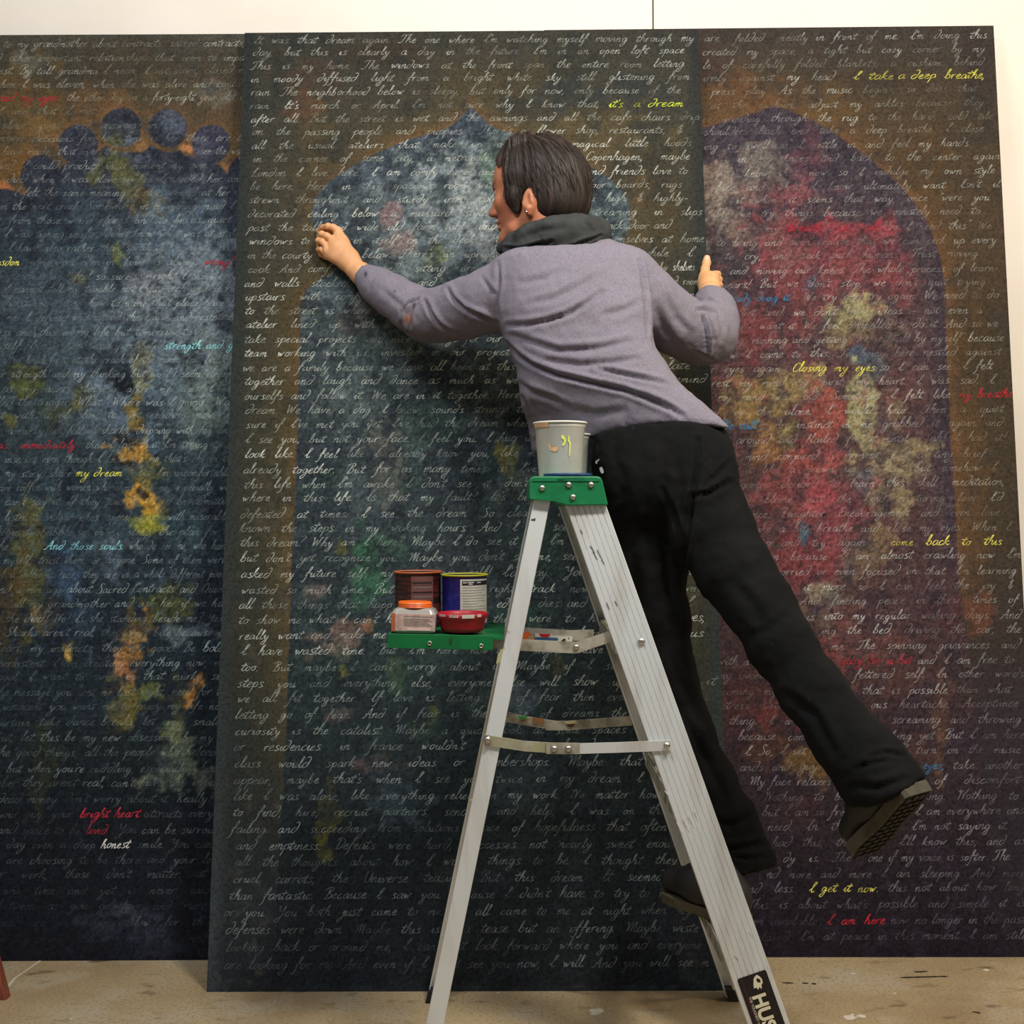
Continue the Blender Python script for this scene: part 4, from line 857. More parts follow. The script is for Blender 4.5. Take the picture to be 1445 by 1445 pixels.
bar('spreader_bar', [P(770, 1024, D1-.002), P(800, 1024, D1-.002), P(892, 1017, D1)], .021, .003, 'alu_dirty')
# braces below the lowest tread and under the others
bar('step_brace', [(xf(.262)-.02, yF(.26)-.13, .262), (xf(.03)-.02, yF(.03)-.012, .05)], .018, .003, 'alu_dirty')
bar('step_brace', [(xf(.262)-.02, yN(.26)+.16, .262), (xf(.03)-.02, yN(.03)+.012, .05)], .018, .003, 'alu_dirty')
bar('step_brace', [(xf(.86)-.02, yF(.86)-.12, .86), (xf(.8)-.02, yF(.8)-.01, .79)], .016, .003, 'alu_dirty')
for a in ((905, 905), (905, 905.1)): pass
dome(905, 905, yN(.86)-.0015, .0062, lad)
# green top cap
cap_px = [(747, 679), (748.5, 674.5), (753, 672), (843, 672), (848, 674), (850.5, 679), (857.5, 710), (857, 713), (799, 713.5), (794, 711.5), (789, 707.5), (783, 705.5), (749, 705.5), (747, 703)]
bm = bmesh.new(); pr = [P(a, b, 2.096) for a, b in cap_px]
va = [bm.verts.new(tuple(p)) for p in pr]; vb = [bm.verts.new((p[0], 2.476, p[2])) for p in pr]; n = len(va)
for k in range(n): bm.faces.new((va[k], vb[k], vb[(k+1) % n], va[(k+1) % n]))
fa = bm.faces.new(va); bm.faces.new(vb[::-1])
bmesh.ops.bevel(bm, geom=[e for e in bm.edges if e in fa.edges], offset=.0025, segments=2, affect='EDGES', profile=.5)
capo = from_bm('top_cap', bm, M['green'], lad); capo['label'] = 'green plastic top cap'
for a in ((765, 688.5), (802.5, 684), (834, 684), (808.5, 701.5)): dome(a[0], a[1], 2.095, .0052, capo)
# small raised seam and edge ribs on the cap face
bar('cap_rib', [P(786, 676, 2.0945), P(796, 676.3, 2.0945)], .0012, .003, 'green', capo); bar('cap_rib', [P(751, 678.5, 2.0945), P(846, 678.5, 2.0945)], .0012, .002, 'green', capo)
# paint shelf
TD0, TD1 = 2.085, 2.34
tz = P(620, 894.5, TD0)[2]; xa, xb = P(547, 900, TD0)[0], P(696, 900, TD0)[0]
R1 = Matrix.Translation((xa, TD0, tz)) @ Matrix.Rotation(math.radians(1.5), 4, 'Y')
W_ = xb-xa
bm = bmesh.new()
bm_box(bm, (0, 0, -.026), (W_, .004, .001), R1, .0008); bm_box(bm, (0, TD1-TD0-.004, -.026), (W_, TD1-TD0, .001), R1, .0008)
bm_box(bm, (0, .002, -.026), (.004, TD1-TD0-.002, .001), R1, .0008); bm_box(bm, (.002, .002, -.006), (W_+.02, TD1-TD0-.002, -.002), R1)
tr = from_bm('paint_shelf', bm, M['green_metal'], lad); tr['label'] = 'green metal shelf for paint tins'
for a in ((606, 908), (679, 911.5)):
    c = P(a[0], a[1], TD0-.0005); bm = bmesh.new(); MM = Matrix.Translation(Vector(c)) @ Matrix.Rotation(math.pi/2, 4, 'X')
    bm_lathe(bm, [(.0022, -.002), (.0022, .0012), (.0042, .0014), (.0042, 0)], MM, 14); from_bm('rivet', bm, M['bolt'], tr, True)
bm = bmesh.new(); bm_box(bm, P(635, 908, TD0-.0014), P(637.5, 901, TD0+.001)); from_bm('paint_run', bm, M['scuff'], tr)
bar('shelf_arm', [P(690, 907, 2.10), P(730, 910, 2.098), P(812, 914, 2.095), P(818, 913, 2.095), P(862, 898, 2.10)], .0215, .003, 'alu_dirty')
dome(813, 913, 2.094, .0052, lad)
sb = bar('shelf_arm', [P(700, 890, 2.36), P(722, 892, 2.36), P(775, 895, 2.36), P(806, 897, 2.36), P(838, 896, 2.36)], .0225, .003, 'alu_dirty')
SHY = 3
def splat(pts, D, col, parent, name='paint_splash'):
    key = 'splat%d_%d_%d' % col
    if key not in M: M[key] = mat('dried_paint_'+str(len(M)), col, .5)
    V = [P(a, b-SHY, D) for a, b in pts]+[P(a, b-SHY, D+.0012) for a, b in pts]; n = len(pts)
    return raw(name, V, [tuple(range(n)), tuple(range(2*n-1, n-1, -1))]+[(k, n+k, n+(k+1) % n, (k+1) % n) for k in range(n)], M[key], parent)
for pts, col in (([(728, 894), (747, 895), (749, 897), (744, 903), (738, 908), (728, 908)], (232, 110, 50)), ([(748, 899), (755, 897), (754, 908), (738, 908)], (190, 150, 110)), ([(754, 896), (777, 897), (781, 900), (808, 901), (807, 909), (800, 910), (770, 907), (754, 903)], (222, 222, 210)),
                 ([(760, 897), (777, 897.5), (774, 902), (768, 902.5), (763, 901)], (206, 44, 44)), ([(755, 902), (786, 903), (788, 905), (784, 909), (755, 908)], (62, 98, 140)), ([(791, 908), (796, 904), (799, 906), (794, 909)], (30, 28, 26)), ([(802, 903), (803.5, 903), (803.5, 904.5), (802, 904.5)], (30, 28, 27))):
    splat(pts, 2.357-(.0009 if col[0] in (206, 62, 30) else 0), col, sb)
SHY = 0
for pts, D, col in (([(730, 1011), (745, 1010.5), (742, 1014), (735, 1015)], D1-.0045, (44, 150, 60)), ([(796, 1018), (812, 1017), (814, 1022), (808, 1026), (800, 1024)], D1-.0045, (188, 176, 134)), ([(798, 1022), (813, 1021), (808, 1026), (803, 1026)], D1-.0052, (64, 44, 30)), ([(752, 1012), (768, 1014), (768, 1022), (752, 1020)], D1-.0045, (150, 110, 64)), ([(710, 1006), (728, 1009), (725, 1014), (708, 1012)], D1-.0045, (150, 150, 130))): splat(pts, D, col, lad)
for pts, z, col in (([(703, 922), (712, 912), (713, 926), (709, 933), (700, 937)], .86, (180, 180, 130)), ([(749, 733), (756, 731), (755, 736), (750, 741)], 1.1, (72, 72, 74)), ([(663, 1128), (668, 1127), (669, 1129), (664, 1130)], .6, (196, 210, 70)), ([(676, 1131), (679, 1130), (678, 1138), (676, 1136)], .6, (196, 210, 70)), ([(614, 1429), (617, 1425), (617, 1428), (615, 1431)], .22, (212, 204, 176)), ([(717, 889), (718, 884), (719, 890)], .86, (220, 220, 214))):
    splat(pts, yN(z)-.0018, col, lad, 'paint_mark')
for a, b in (((955, 1160), (963, 1176)), ((964, 1154), (973, 1174)), ((972, 1150), (981, 1170)), ((980, 1144), (989, 1166)), ((938, 1116), (943, 1122)), ((1057, 1314), (1062, 1322)), ((1037, 1346), (1041, 1352))):
    z_ = P(0, (a[1]+b[1])/2, 2.05)[2]; d = yN(z_)-.003
    splat([(a[0]-.8, a[1]), (a[0]+.8, a[1]), (b[0]+.8, b[1]), (b[0]-.8, b[1])], d, (224, 224, 218), lad, 'paint_mark')
for a, b in (((833, 770), (839, 780)), ((837, 778), (843, 790)), ((843, 776), (849, 790)), ((849, 790), (853, 796)), ((819, 747), (822, 753)), ((856, 850), (860, 860)), ((868, 848), (871, 856))):
    z_ = P(0, (a[1]+b[1])/2, 2.1)[2]; d = yN(z_)-.0022
    splat([(a[0]-.5, a[1]), (a[0]+.5, a[1]), (b[0]+.5, b[1]), (b[0]-.5, b[1])], d, (70, 66, 60), lad, 'scratch')

# sticker near the foot of the near rail
zs = P(0, 1385, 2.01)[2]
ax = Vector((xf(1)-xf(0), yN(1)-yN(0), 1)).normalized()       # up along the rail
sx = Vector((ax.z, 0, -ax.x)).normalized(); sn = sx.cross(ax).normalized()
if sn.y > 0: sn = -sn
so = Vector((xf(zs), yN(zs)-.0018, zs))
def SP(a, b, h=0): return so+sx*a-ax*b+sn*h                      # a across the rail, b down the rail
M['sticker'] = mat('black_sticker', (26, 20, 24), .35); M['cream'] = mat('cream_print', (226, 220, 190), .5); M['red_print'] = mat('red_print', (96, 26, 50), .5)
hw, Lb = .0275, .152
rc = []
for (cx, cy, a0) in ((hw-.004, Lb-.004, 0), (-hw+.004, Lb-.004, 90), (-hw+.004, .004, 180), (hw-.004, .004, 270)):
    for k in range(4): t = math.radians(a0+30*k); rc.append((cx+.004*math.cos(t), cy+.004*math.sin(t)))
V = [SP(a, b, h) for h in (0.0004, 0) for a, b in rc]; n = len(rc)
stk = raw('sticker', V, [tuple(range(n)), tuple(range(2*n-1, n-1, -1))]+[(k, n+k, n+(k+1) % n, (k+1) % n) for k in range(n)], M['sticker'], lad)
stk['label'] = 'black sticker with cream lettering and an animal head emblem'
def flat(name, pts, m, parent, h=.0007):
    V = [SP(a, b, h) for a, b in pts]; return raw(name, V, [tuple(range(len(pts)))], m, parent)
def st_text(txt, a, b, size, m, name, bold=0.0):
    cu = bpy.data.curves.new(name, 'FONT'); cu.body = txt; cu.size = size; cu.offset = bold
    ob = bpy.data.objects.new(name, cu); C.objects.link(ob); dg = bpy.context.evaluated_depsgraph_get()
    me = bpy.data.meshes.new_from_object(ob.evaluated_get(dg)); bpy.data.objects.remove(ob); bpy.data.curves.remove(cu)
    for v in me.vertices: v.co = SP(a+v.co.y, b+v.co.x, .0007)    # reads down the rail, tops of letters to the right
    return link_mesh(name, me, m, stk)
st_text('HUSKY', -.0115, .036, .034, M['cream'], 'lettering', .0012)
st_text('THE TOUGHEST NAME', -.0185, .036, .0062, M['cream'], 'small_lettering')
flat('stripe', [(-.0205, .003), (-.0195, .003), (-.0195, .149), (-.0205, .149)], M['red_print'], stk)
flat('emblem', [(.004, .006), (.009, .0035), (.013, .008), (.0155, .014), (.0145, .020), (.011, .023), (.009, .030), (.006, .025), (.003, .029), (.000, .024), (-.004, .025), (-.003, .020), (-.001, .014), (.001, .009)], M['cream'], stk)
flat('emblem_dark_print', [(.0075, .009), (.012, .013), (.011, .0185), (.006, .0165), (.005, .012)], M['sticker'], stk, .0009)  # dark printed patch inside the pale head

# ------------------------------------------------------------------ tubs, cans and cups
def arc(name, c, r0, r1, a0, a1, z0, z1, m, parent, off=.0005, n=16, MM=None):
    """label wrapped on a can; angles in degrees, -90 faces the viewer"""
    V = []; F = []
    for k in range(n+1):
        t = math.radians(a0+(a1-a0)*k/n)
        for z, r in ((z0, r0), (z1, r1)): V.append(tx(MM, ((r+off)*math.cos(t), (r+off)*math.sin(t), z))+Vector(c))
        if k: F.append((2*k-2, 2*k, 2*k+1, 2*k-1))
    return raw(name, V, F, m, parent, True)
def lathe_obj(name, c, prof, m, parent=None, seg=40, MM=None):
    bm = bmesh.new(); bm_lathe(bm, prof, Matrix.Translation(Vector(c)) @ (MM or Matrix()), seg); return from_bm(name, bm, m, parent, True)
M['cup'] = mat('cloudy_plastic', (238, 236, 226), .35, noise=[(14, (216, 214, 206), .45, .7, 4, O1)], trans=.08)
M['cup_white'] = mat('white_plastic', (200, 202, 196), .4)
M['blue_lid'] = mat('blue_plastic', (30, 62, 110), .4); M['orange_stain'] = mat('orange_paint_stain', (222, 178, 132), .6); M['lime'] = mat('lime_paint', (226, 240, 110), .5)
def cup(name, label, D, pxc, rt, rb, h, m, group='plastic cups on the ladder cap'):
    c = P(pxc, 640, D); c[2] = CAPT+.0005
    t = thing(name, label, 'cup', tuple(c), group)
    lathe_obj('cup_wall', c, [(0, .002), (rb-.003, .002), (rb, 0), (rb+.0015, .003), (rt-.004, h-.012), (rt-.003, h-.011), (rt-.0015, h-.004), (rt-.0025, h-.004), (rt-.006, h-.012), (rb-.002, .006), (0, .005)], m, t)
    lathe_obj('cup_rim', c, [(rt-.0025, h-.004), (rt, h-.0045), (rt+.001, h-.002), (rt, h), (rt-.003, h-.0005), (rt-.0025, h-.004)], m, t)
    return t, c
t, c = cup('plastic_cup', 'cloudy plastic cup stained with orange and lime paint on the green ladder cap', 2.27, 790.5, .0548, .0420, .1140, M['cup'])
hh = .1140; rr_ = lambda z: .0437+(.0508-.0435)*z/(hh-.012)
def cup_patch(pts, m):   # (angle, z)
    V = [Vector(c)+Vector(((rr_(z)+.0013)*math.cos(math.radians(a)), (rr_(z)+.0013)*math.sin(math.radians(a)), z)) for a, z in pts]
    raw('paint_stain', V, [tuple(range(len(pts)))], m, t)
cup_patch([(-90, .083), (-86, .086), (-84, .083), (-80, .078), (-79, .073), (-82, .066), (-87, .063), (-88, .066), (-84, .071), (-84, .076), (-89, .078)], M['lime'])
cup_patch([(-73, .085), (-71, .084), (-71, .076), (-67, .069), (-69, .044), (-71.5, .044), (-71, .068), (-75, .074)], M['lime'])
cup_patch([(-119, .072), (-117, .069), (-113, .060), (-105, .063), (-97, .064), (-98, .055), (-106, .052), (-116, .056), (-120, .062)], M['orange_stain'])
arc('rim_stain', tuple(c), .0526, .0548, -165, -118, hh-.012, hh-.003, M['orange_stain'], t, .0006)
cup('plastic_cup', 'white cup mostly hidden behind the paint-stained cup on the ladder cap', 2.374, 803.5, .0450, .0345, .0975, M['cup_white'])
c = P(801, 669, 2.162); c[2] = CAPT+.0004
o = lathe_obj('paint_dish', c, [(0, 0), (.045, 0), (.047, .0015), (.047, .0055), (.0455, .0065), (.043, .004), (0, .004)], M['blue_lid'])
def tagm(o, label, cat, group=None):
    o['label'] = label; o['category'] = cat
    if group: o['group'] = group
    return o
tagm(o, 'shallow dark blue dish lying on the green ladder cap in front of the cups', 'dish')

M['can_brown'] = mat('dark_red_can_print', (84, 36, 30), .4, noise=[(60, (30, 20, 18), .42, .58, 2, (.12, .12, 3)), (20, (118, 50, 40), .55, .7, 3, (.5, .5, 2))])
M['can_blue'] = mat('blue_can_print', (26, 26, 108), .35, noise=[(60, (40, 44, 130), .55, .7, 4, O1)])
M['rust'] = mat('orange_paint_rim', (176, 96, 60), .5); M['yellow_rim'] = mat('yellow_paint_rim', (170, 170, 44), .5)
M['label_white'] = mat('white_label', (196, 196, 186), .6, noise=[(30, (176, 180, 164), .5, .75, 4, O1)]); M['label_dull'] = mat('faded_maroon_label', (116, 74, 70), .6, noise=[(60, (90, 62, 56), .45, .6, 2, (.2, .2, 3))])
M['ink'] = mat('black_print', (30, 28, 28), .6); M['grey_print'] = mat('grey_print', (120, 118, 112), .7)
shelfz = lambda x, y: tz-math.tan(math.radians(1.5))*(x-xa)-.0018
def can(label, D, pxc, r, h, body, rim, dx=0):
    c = P(pxc, 860, D); c[2] = shelfz(c[0]-r, D)+.0006
    t = thing('paint_can', label, 'paint can', tuple(c), 'paint tins on the ladder shelf')
    c[2] += .0012
    lathe_obj('can_body', c, [(0, .001), (r-.001, .001), (r, .003), (r, .004), (r-.0015, .006), (r-.0015, h-.006), (r-.0005, h-.004)], body, t)
    lathe_obj('can_rim', c, [(r-.0015, h-.0045), (r+.0012, h-.003), (r+.0014, h-.001), (r, h), (r-.003, h), (r-.004, h-.002)], rim, t)
    lathe_obj('can_inside', c, [(r-.004, h-.002), (r-.0045, h-.020), (0, h-.022)], M['ink'], t)
    return t, c
_arc = arc
def arc(name, c, r0, r1, a0, a1, z0, z1, m, parent, off=.0005, n=16, MM=None): return _arc(name, c, r0, r1, a0, a1, z0*.855, z1*.855, m, parent, off, n, MM)
t, c = can('dark red printed paint can with orange crusted rim, left rear on the shelf', 2.268, 590, .0478, .108, M['can_brown'], M['rust'])
arc('can_label', tuple(c), .0463, .0463, -102, -45, .018, .116, M['label_dull'], t)
for k in range(8): arc('printed_line', tuple(c), .0463, .0463, -98, -50, .1-.011*k, .1025-.011*k, M['grey_print'] if k % 2 else M['ink'], t, .0009)
for k in range(9): arc('printed_stripe', tuple(c), .0463, .0463, -172, -112, .104-.0105*k, .1075-.0105*k, M['ink'], t, .0006)
t, c = can('dark blue paint can with white label and yellow rim, right rear on the shelf', 2.262, 656, .0468, .1045, M['can_blue'], M['yellow_rim'])
arc('can_label', tuple(c), .0453, .0453, -99, -14, .008, .112, M['label_white'], t)
arc('label_header', tuple(c), .0453, .0453, -94, -16, .098, .108, M['ink'], t, .0009)
for a0, a1, z in ((-92, -82, .104), (-80, -64, .1045), (-78, -68, .1005), (-56, -44, .104)): arc('header_print', tuple(c), .0453, .0453, a0, a1, z-.001, z+.0015, M['label_white'], t, .0012)
for k in range(13):
    z = .092-.0062*k; a1 = [-26, -30, -40, -24, -34, -28, -50, -30, -26, -38, -30, -60, -36][k]
    arc('printed_line', tuple(c), .0453, .0453, -93, a1, z, z+.0009, M['grey_print'], t, .0009)
arc = _arc
# square tub with orange lid
M['tub'] = mat('tub_label', (206, 172, 164), .5, noise=[(90, (180, 150, 144), .45, .6, 3, O1)]); M['orange_lid'] = mat('orange_plastic', (240, 110, 24), .4); M['clear_tub'] = mat('grey_clear_plastic', (160, 156, 150), .25)
c = P(585, 880, 2.145); c[2] = shelfz(c[0]-.04, 2.145)+.0008
t = thing('craft_tub', 'small square tub with orange screw lid and pale label at the shelf front', 'tub', tuple(c))
RM = Matrix.Translation(Vector(c)) @ Matrix.Rotation(math.radians(1.5), 4, 'Y')
def sq_ring(bm, s, z, n=8, ex=.28):
    vs = []
    for q in range(4):
        for k in range(n):
            a = math.radians(-45+90*q+90*k/(n-1))*1.0
            cx, cy = [(1, 1), (-1, 1), (-1, -1), (1, -1)][q]; a = math.radians(90*q+90*k/(n-1))
            rad = s*ex; vs.append(bm.verts.new(RM @ Vector((cx*(s-rad)+rad*math.cos(a), .8*(cy*(s-rad)+rad*math.sin(a)), z))))
    return vs
bm = bmesh.new(); rings = [sq_ring(bm, s, z) for s, z in ((.039, 0), (.0415, .003), (.0425, .034), (.0425, .036), (.038, .043), (.031, .0465))]
for a, b in zip(rings, rings[1:]):
    for k in range(len(a)): bm.faces.new((a[k], a[(k+1) % len(a)], b[(k+1) % len(a)], b[k]))
bm.faces.new(rings[0][::-1]); bm.faces.new(rings[-1]); from_bm('tub_body', bm, M['clear_tub'], t, False)
lb = bmesh.new(); bm_box(lb, (-.034, -.0350, .004), (.041, -.0338, .036), RM, .0003); lb = from_bm('tub_label', lb, M['tub'], t)
bm = bmesh.new(); bm_box(bm, (-.041, -.0350, .003), (-.034, -.0338, .037), RM); from_bm('orange_side_print', bm, M['rust'], t)
bm = bmesh.new(); bm_box(bm, (-.012, -.0354, .005), (.033, -.0348, .010), RM); from_bm('pale_print', bm, mat('pink_print', (226, 192, 184), .5), lb)
for k in range(7):
    bm = bmesh.new(); bm_box(bm, (-.018, -.0354, .014+.0028*k), (.036-.004*(k % 3), -.0348, .0149+.0028*k), RM); from_bm('printed_line', bm, M['grey_print'] if k != 5 else M['label_white'], lb)
bm = bmesh.new(); bm_lathe(bm, [(0, .046), (.0315, .046)]+sum([[(.0318, .0465+.003*k), (.0328, .048+.003*k)] for k in range(3)], [])+[(.031, .0570), (0, .0570)], RM, 48); from_bm('screw_lid', bm, M['orange_lid'], t, False)
# red bowl
M['red_tub'] = mat('red_plastic', (176, 22, 40), .45, noise=[(30, (150, 20, 36), .5, .75, 4, O1), (25, (150, 110, 110), .70, .78, 4, O1)])
c = P(652.5, 880, 2.15); c[2] = shelfz(c[0]-.03, 2.15)+.0008
t = thing('paint_bowl', 'shallow red plastic bowl with paint smeared rim at the shelf front', 'bowl', tuple(c))
lathe_obj('bowl', c, [(0, .001), (.034, .001), (.040, .004), (.0425, .010), (.0445, .025), (.0475, .029), (.0485, .033), (.048, .038), (.0465, .038), (.0455, .031), (.042, .025), (.040, .010), (0, .006)], M['red_tub'], t)
for a0, a1, z0 in ((-118, -96, .037), (-88, -60, .0355), (-150, -128, .038), (-52, -40, .037)): arc('rim_smear', tuple(c), .0484, .0484, a0, a1, z0-.005, .0375, M['label_white'] if a0 > -100 else M['tub'], t, .0008, 8)

# ------------------------------------------------------------------ stool whose leg shows at the left edge
M['stool'] = mat('reddish_brown_wood', (142, 78, 58), .5, noise=[(30, (96, 44, 32), .45, .7, 5, (1, 1, .1))])
fx, fy = floor_pt(4, 1408)[:2]
st = thing('wooden_stool', 'reddish brown wooden stool leg standing on concrete at the left edge', 'stool', (fx-.22, fy-.16, 0))
sc_ = Vector((fx-.22, fy-.16, .46))
for ix, iy in ((1, 1), (-1, 1), (-1, -1), (1, -1)):
    b = Vector((sc_.x+.22*ix, sc_.y+.16*iy, 0)); tp = Vector((sc_.x+.13*ix, sc_.y+.11*iy, .45)); bm = bmesh.new()
    bm_extrude(bm, [(-.010, -.014), (-.014, -.010), (-.014, .010), (-.010, .014), (.010, .014), (.014, .010), (.014, -.010), (.010, -.014)], b, tp, (1, 0, 0), (0, 1, 0))
    from_bm('leg', bm, M['stool'], st)
bm = bmesh.new(); bm_box(bm, (sc_.x-.17, sc_.y-.15, .45), (sc_.x+.17, sc_.y+.15, .478), None, .006); from_bm('seat', bm, M['stool'], st)
for s_ in (-1, 1):
    bm = bmesh.new(); bm_box(bm, (sc_.x-.19, sc_.y+.14*s_-.01, .16), (sc_.x+.19, sc_.y+.14*s_+.01, .18)); from_bm('stretcher', bm, M['stool'], st)

# ------------------------------------------------------------------ the painter
per = thing('person', 'person seen from behind in lavender jacket and black trousers, writing on the centre panel', 'person', tuple(P(990, 1262, 2.33)))
def normals(V, Q):
    n = np.cross(V[Q[:, 2]]-V[Q[:, 0]], V[Q[:, 3]]-V[Q[:, 1]]); N = np.zeros_like(V)
    for k in range(4):
        for c in range(3): N[:, c] += np.bincount(Q[:, k], n[:, c], len(V))
    return N/(np.linalg.norm(N, axis=1, keepdims=True)+1e-12)
def polydist(px, py, pts):
    d = np.full(px.shape, 1e9); S = np.zeros(px.shape); sd = np.zeros(px.shape); tot = sum(math.dist(a, b) for a, b in zip(pts, pts[1:])); acc = 0
    for (ax, ay), (bx, by) in zip(pts, pts[1:]):
        L = math.dist((ax, ay), (bx, by)); ex, ey = (bx-ax)/L, (by-ay)/L; t = np.clip((px-ax)*ex+(py-ay)*ey, 0, L)
        q = np.hypot(px-ax-t*ex, py-ay-t*ey); m = q < d; d = np.where(m, q, d); S = np.where(m, (acc+t)/tot, S); sd = np.where(m, ex*(py-ay)-ey*(px-ax), sd); acc += L
    return d*np.sign(sd), S
FK = 1.45
def folds(V, Q, lines, flip=False):
    """press fold lines into the viewer-facing side of a cloth surface: (points, width, depth)"""
    N = normals(V, Q); px, py = to_px(V); fw = np.clip(-N[:, 1]*1.6+.25, 0, 1); D = np.zeros(len(V))
    for pts, wd, dp in lines:
        d, s = polydist(px, py, pts); env = np.sin(np.pi*np.clip(s*.86+.07, 0, 1))**.6
        D += FK*env*dp*(-np.exp(-(d/wd)**2)+.75*np.exp(-((d+1.7*wd)/(1.1*wd))**2)+.35*np.exp(-((d-1.9*wd)/(1.2*wd))**2))
    return V+N*(D*fw)[:, None]
def out_n(V, Q):
    n = np.cross(V[Q[:, 2]]-V[Q[:, 0]], V[Q[:, 3]]-V[Q[:, 1]]); c = V[Q].mean(1)
    vol = (n*c).sum()
    return Q if vol > 0 else Q[:, ::-1]
def sculpt(F, n=2):
    V, Q = F.mesh(); V = relax(V, Q, n); Q = out_n(V, Q); return V, Q

# --- jacket: torso loft + sleeves
LV = [(340, 762, 862, 2.575, .040, -.05), (349, 735, 880, 2.565, .058, -.05), (357, 712, 896, 2.556, .074, -.05), (366, 702, 908, 2.55, .088, -.06), (380, 699, 914, 2.545, .098, -.08), (410, 700, 918, 2.53, .108, -.12), (440, 702, 917, 2.51, .112, -.17), (470, 710, 917, 2.50, .112, -.22),
      (495, 722, 920, 2.485, .112, -.27), (520, 729, 935, 2.475, .110, -.32), (545, 733, 950, 2.46, .108, -.38), (565, 736, 968, 2.455, .106, -.48), (585, 744, 988, 2.45, .102, -.58), (602, 748, 1003, 2.443, .099, -.66), (625, 751, 1022, 2.44, .099, -.68), (655, 754, 1030, 2.44, .098, -.68), (700, 756, 1036, 2.44, .098, -.68)]
J = Field([P(420, 330, 2.95), P(1060, 660, 2.95), P(420, 330, 2.2), P(1060, 660, 2.2)], .0048, .01)
sl, X, Y, Z = J.sub(J.lo, J.lo+J.h*(J.n-1))
lv = []
for py, l, r, D, b, sh in LV:
    a = P(l, py, D); c = P(r, py, D); lv.append((a[2], (a[0]+c[0])/2, (c[0]-a[0])/2, D, b, sh))
lv = np.array(lv)[::-1]; zz = Z[0, 0]
cx, ha, cy, hb, sh = [np.interp(zz, lv[:, 0], lv[:, k])[None, None, :].astype(np.float32) for k in (1, 2, 3, 4, 5)]
u = np.abs((X-cx)/ha); v = np.abs((Y-cy-sh*(X-cx))/hb)
d = ((u**2.35+v**2.35)**(1/2.35)-1)*np.minimum(ha, hb)*.92
ztop = P(800, 338, 2.57)[2]; d = np.maximum(d, Z-ztop)
J.add(sl, d.astype(np.float32), 0)
S = lambda *q: [(P(a, b, D), r) for a, b, D, r in q]
J.chain(S((722, 408, 2.575, .066), (690, 425, 2.61, .069), (655, 436, 2.66, .066), (622, 444, 2.70, .060), (600, 447, 2.725, .058)), .03)
J.chain(S((600, 447, 2.725, .058), (578, 433, 2.75, .054), (553, 417, 2.785, .050), (534, 405, 2.81, .044), (519, 393, 2.83, .036)), .02)
J.chain(S((885, 398, 2.535, .070), (915, 425, 2.545, .066), (950, 455, 2.575, .066), (985, 473, 2.605, .064), (1002, 474, 2.63, .062)), .03)
J.chain(S((1002, 474, 2.63, .060), (1008, 455, 2.68, .056), (1009, 440, 2.73, .050), (1005, 430, 2.755, .043), (1003, 426, 2.77, .039)), .02)
J.capcut(P(517, 391, 2.833), P(498, 374, 2.86), .027, .029, .004); J.capcut(P(1002, 424, 2.78), P(1001, 404, 2.82), .028, .029, .004)
# hem: trim below the curved lower edge
hx = [700, 750, 800, 828, 850, 880, 915, 950, 1000, 1030]; hy = [652, 641, 629, 621, 613, 605, 599.5, 597.5, 601, 606]
ppx, ppy = to_px(np.stack(np.broadcast_arrays(X, Y, Z), -1)); hem = (np.interp(ppx, hx, hy)-ppy)*Y/FPX
hem = np.where(ppx < 1012, hem, 1.0) if False else hem
J.cut(sl, hem.astype(np.float32)*.95, .006)
# hollow the hem a little so it reads as cloth over the trousers
V, Q = sculpt(J, 3)
FJ = [([(715, 484), (735, 503), (751, 514), (785, 528), (826, 538), (881, 550), (909, 561), (940, 576)], 3.2, .011),
      ([(718, 459), (745, 458), (771, 453), (800, 444), (825, 430), (850, 412)], 3.6, .0065), ([(724, 474), (760, 486), (790, 495), (840, 492), (890, 481)], 4.5, .005),
      ([(775, 508), (820, 515), (860, 512), (900, 506)], 4, .004), ([(843, 520), (870, 526), (895, 531), (940, 541)], 3, .0065), ([(905, 556), (940, 572), (965, 588)], 3.5, .007),
      ([(745, 430), (785, 420), (815, 405), (845, 388)], 5, .004), ([(735, 400), (770, 392), (800, 380)], 5, .0025), ([(850, 445), (880, 438), (905, 425)], 5, .003), ([(730, 540), (750, 552), (780, 562), (800, 572)], 4, .005), ([(738, 560), (748, 585), (752, 610)], 3, .006), ([(800, 575), (840, 585), (880, 580)], 6, .0025),
      ([(903, 368), (908, 395), (911, 430), (914, 470)], 2.5, .006), ([(703, 372), (704, 400), (700, 430), (704, 460)], 3, .0035), ([(663, 442), (680, 446), (700, 456)], 3, .006), ([(680, 392), (690, 405), (698, 415)], 3, .003),
      ([(590, 422), (577, 428), (568, 440), (567, 455), (571, 470)], 2.2, .010), ([(585, 430), (579, 445), (580, 462)], 2, .005), ([(600, 425), (607, 440), (620, 458), (640, 470)], 2.8, .006), ([(632, 408), (640, 422), (656, 436), (680, 444)], 2.8, .006), ([(540, 408), (556, 424), (570, 434)], 4, .002), ([(528, 392), (522, 402), (516, 412)], 3, .0015),
      ([(992, 448), (996, 462), (998, 478), (998, 498)], 2.2, .010), ([(1001, 452), (1006, 466), (1007, 482)], 1.8, .006), ([(983, 437), (996, 436), (1008, 442)], 2, .007), ([(985, 425), (1000, 422), (1016, 428)], 1.8, .004), ([(940, 420), (955, 450), (975, 470)], 5, .0025), ([(985, 498), (996, 503), (1004, 506)], 2.5, .004), ([(925, 430), (935, 460), (955, 490)], 6, .0025), ([(860, 606), (900, 593), (950, 590), (1000, 595)], 1.2, .0018), ([(1012, 440), (1020, 460), (1018, 480)], 3, .003)]
V = folds(V, Q, FJ); px, py = to_px(V)
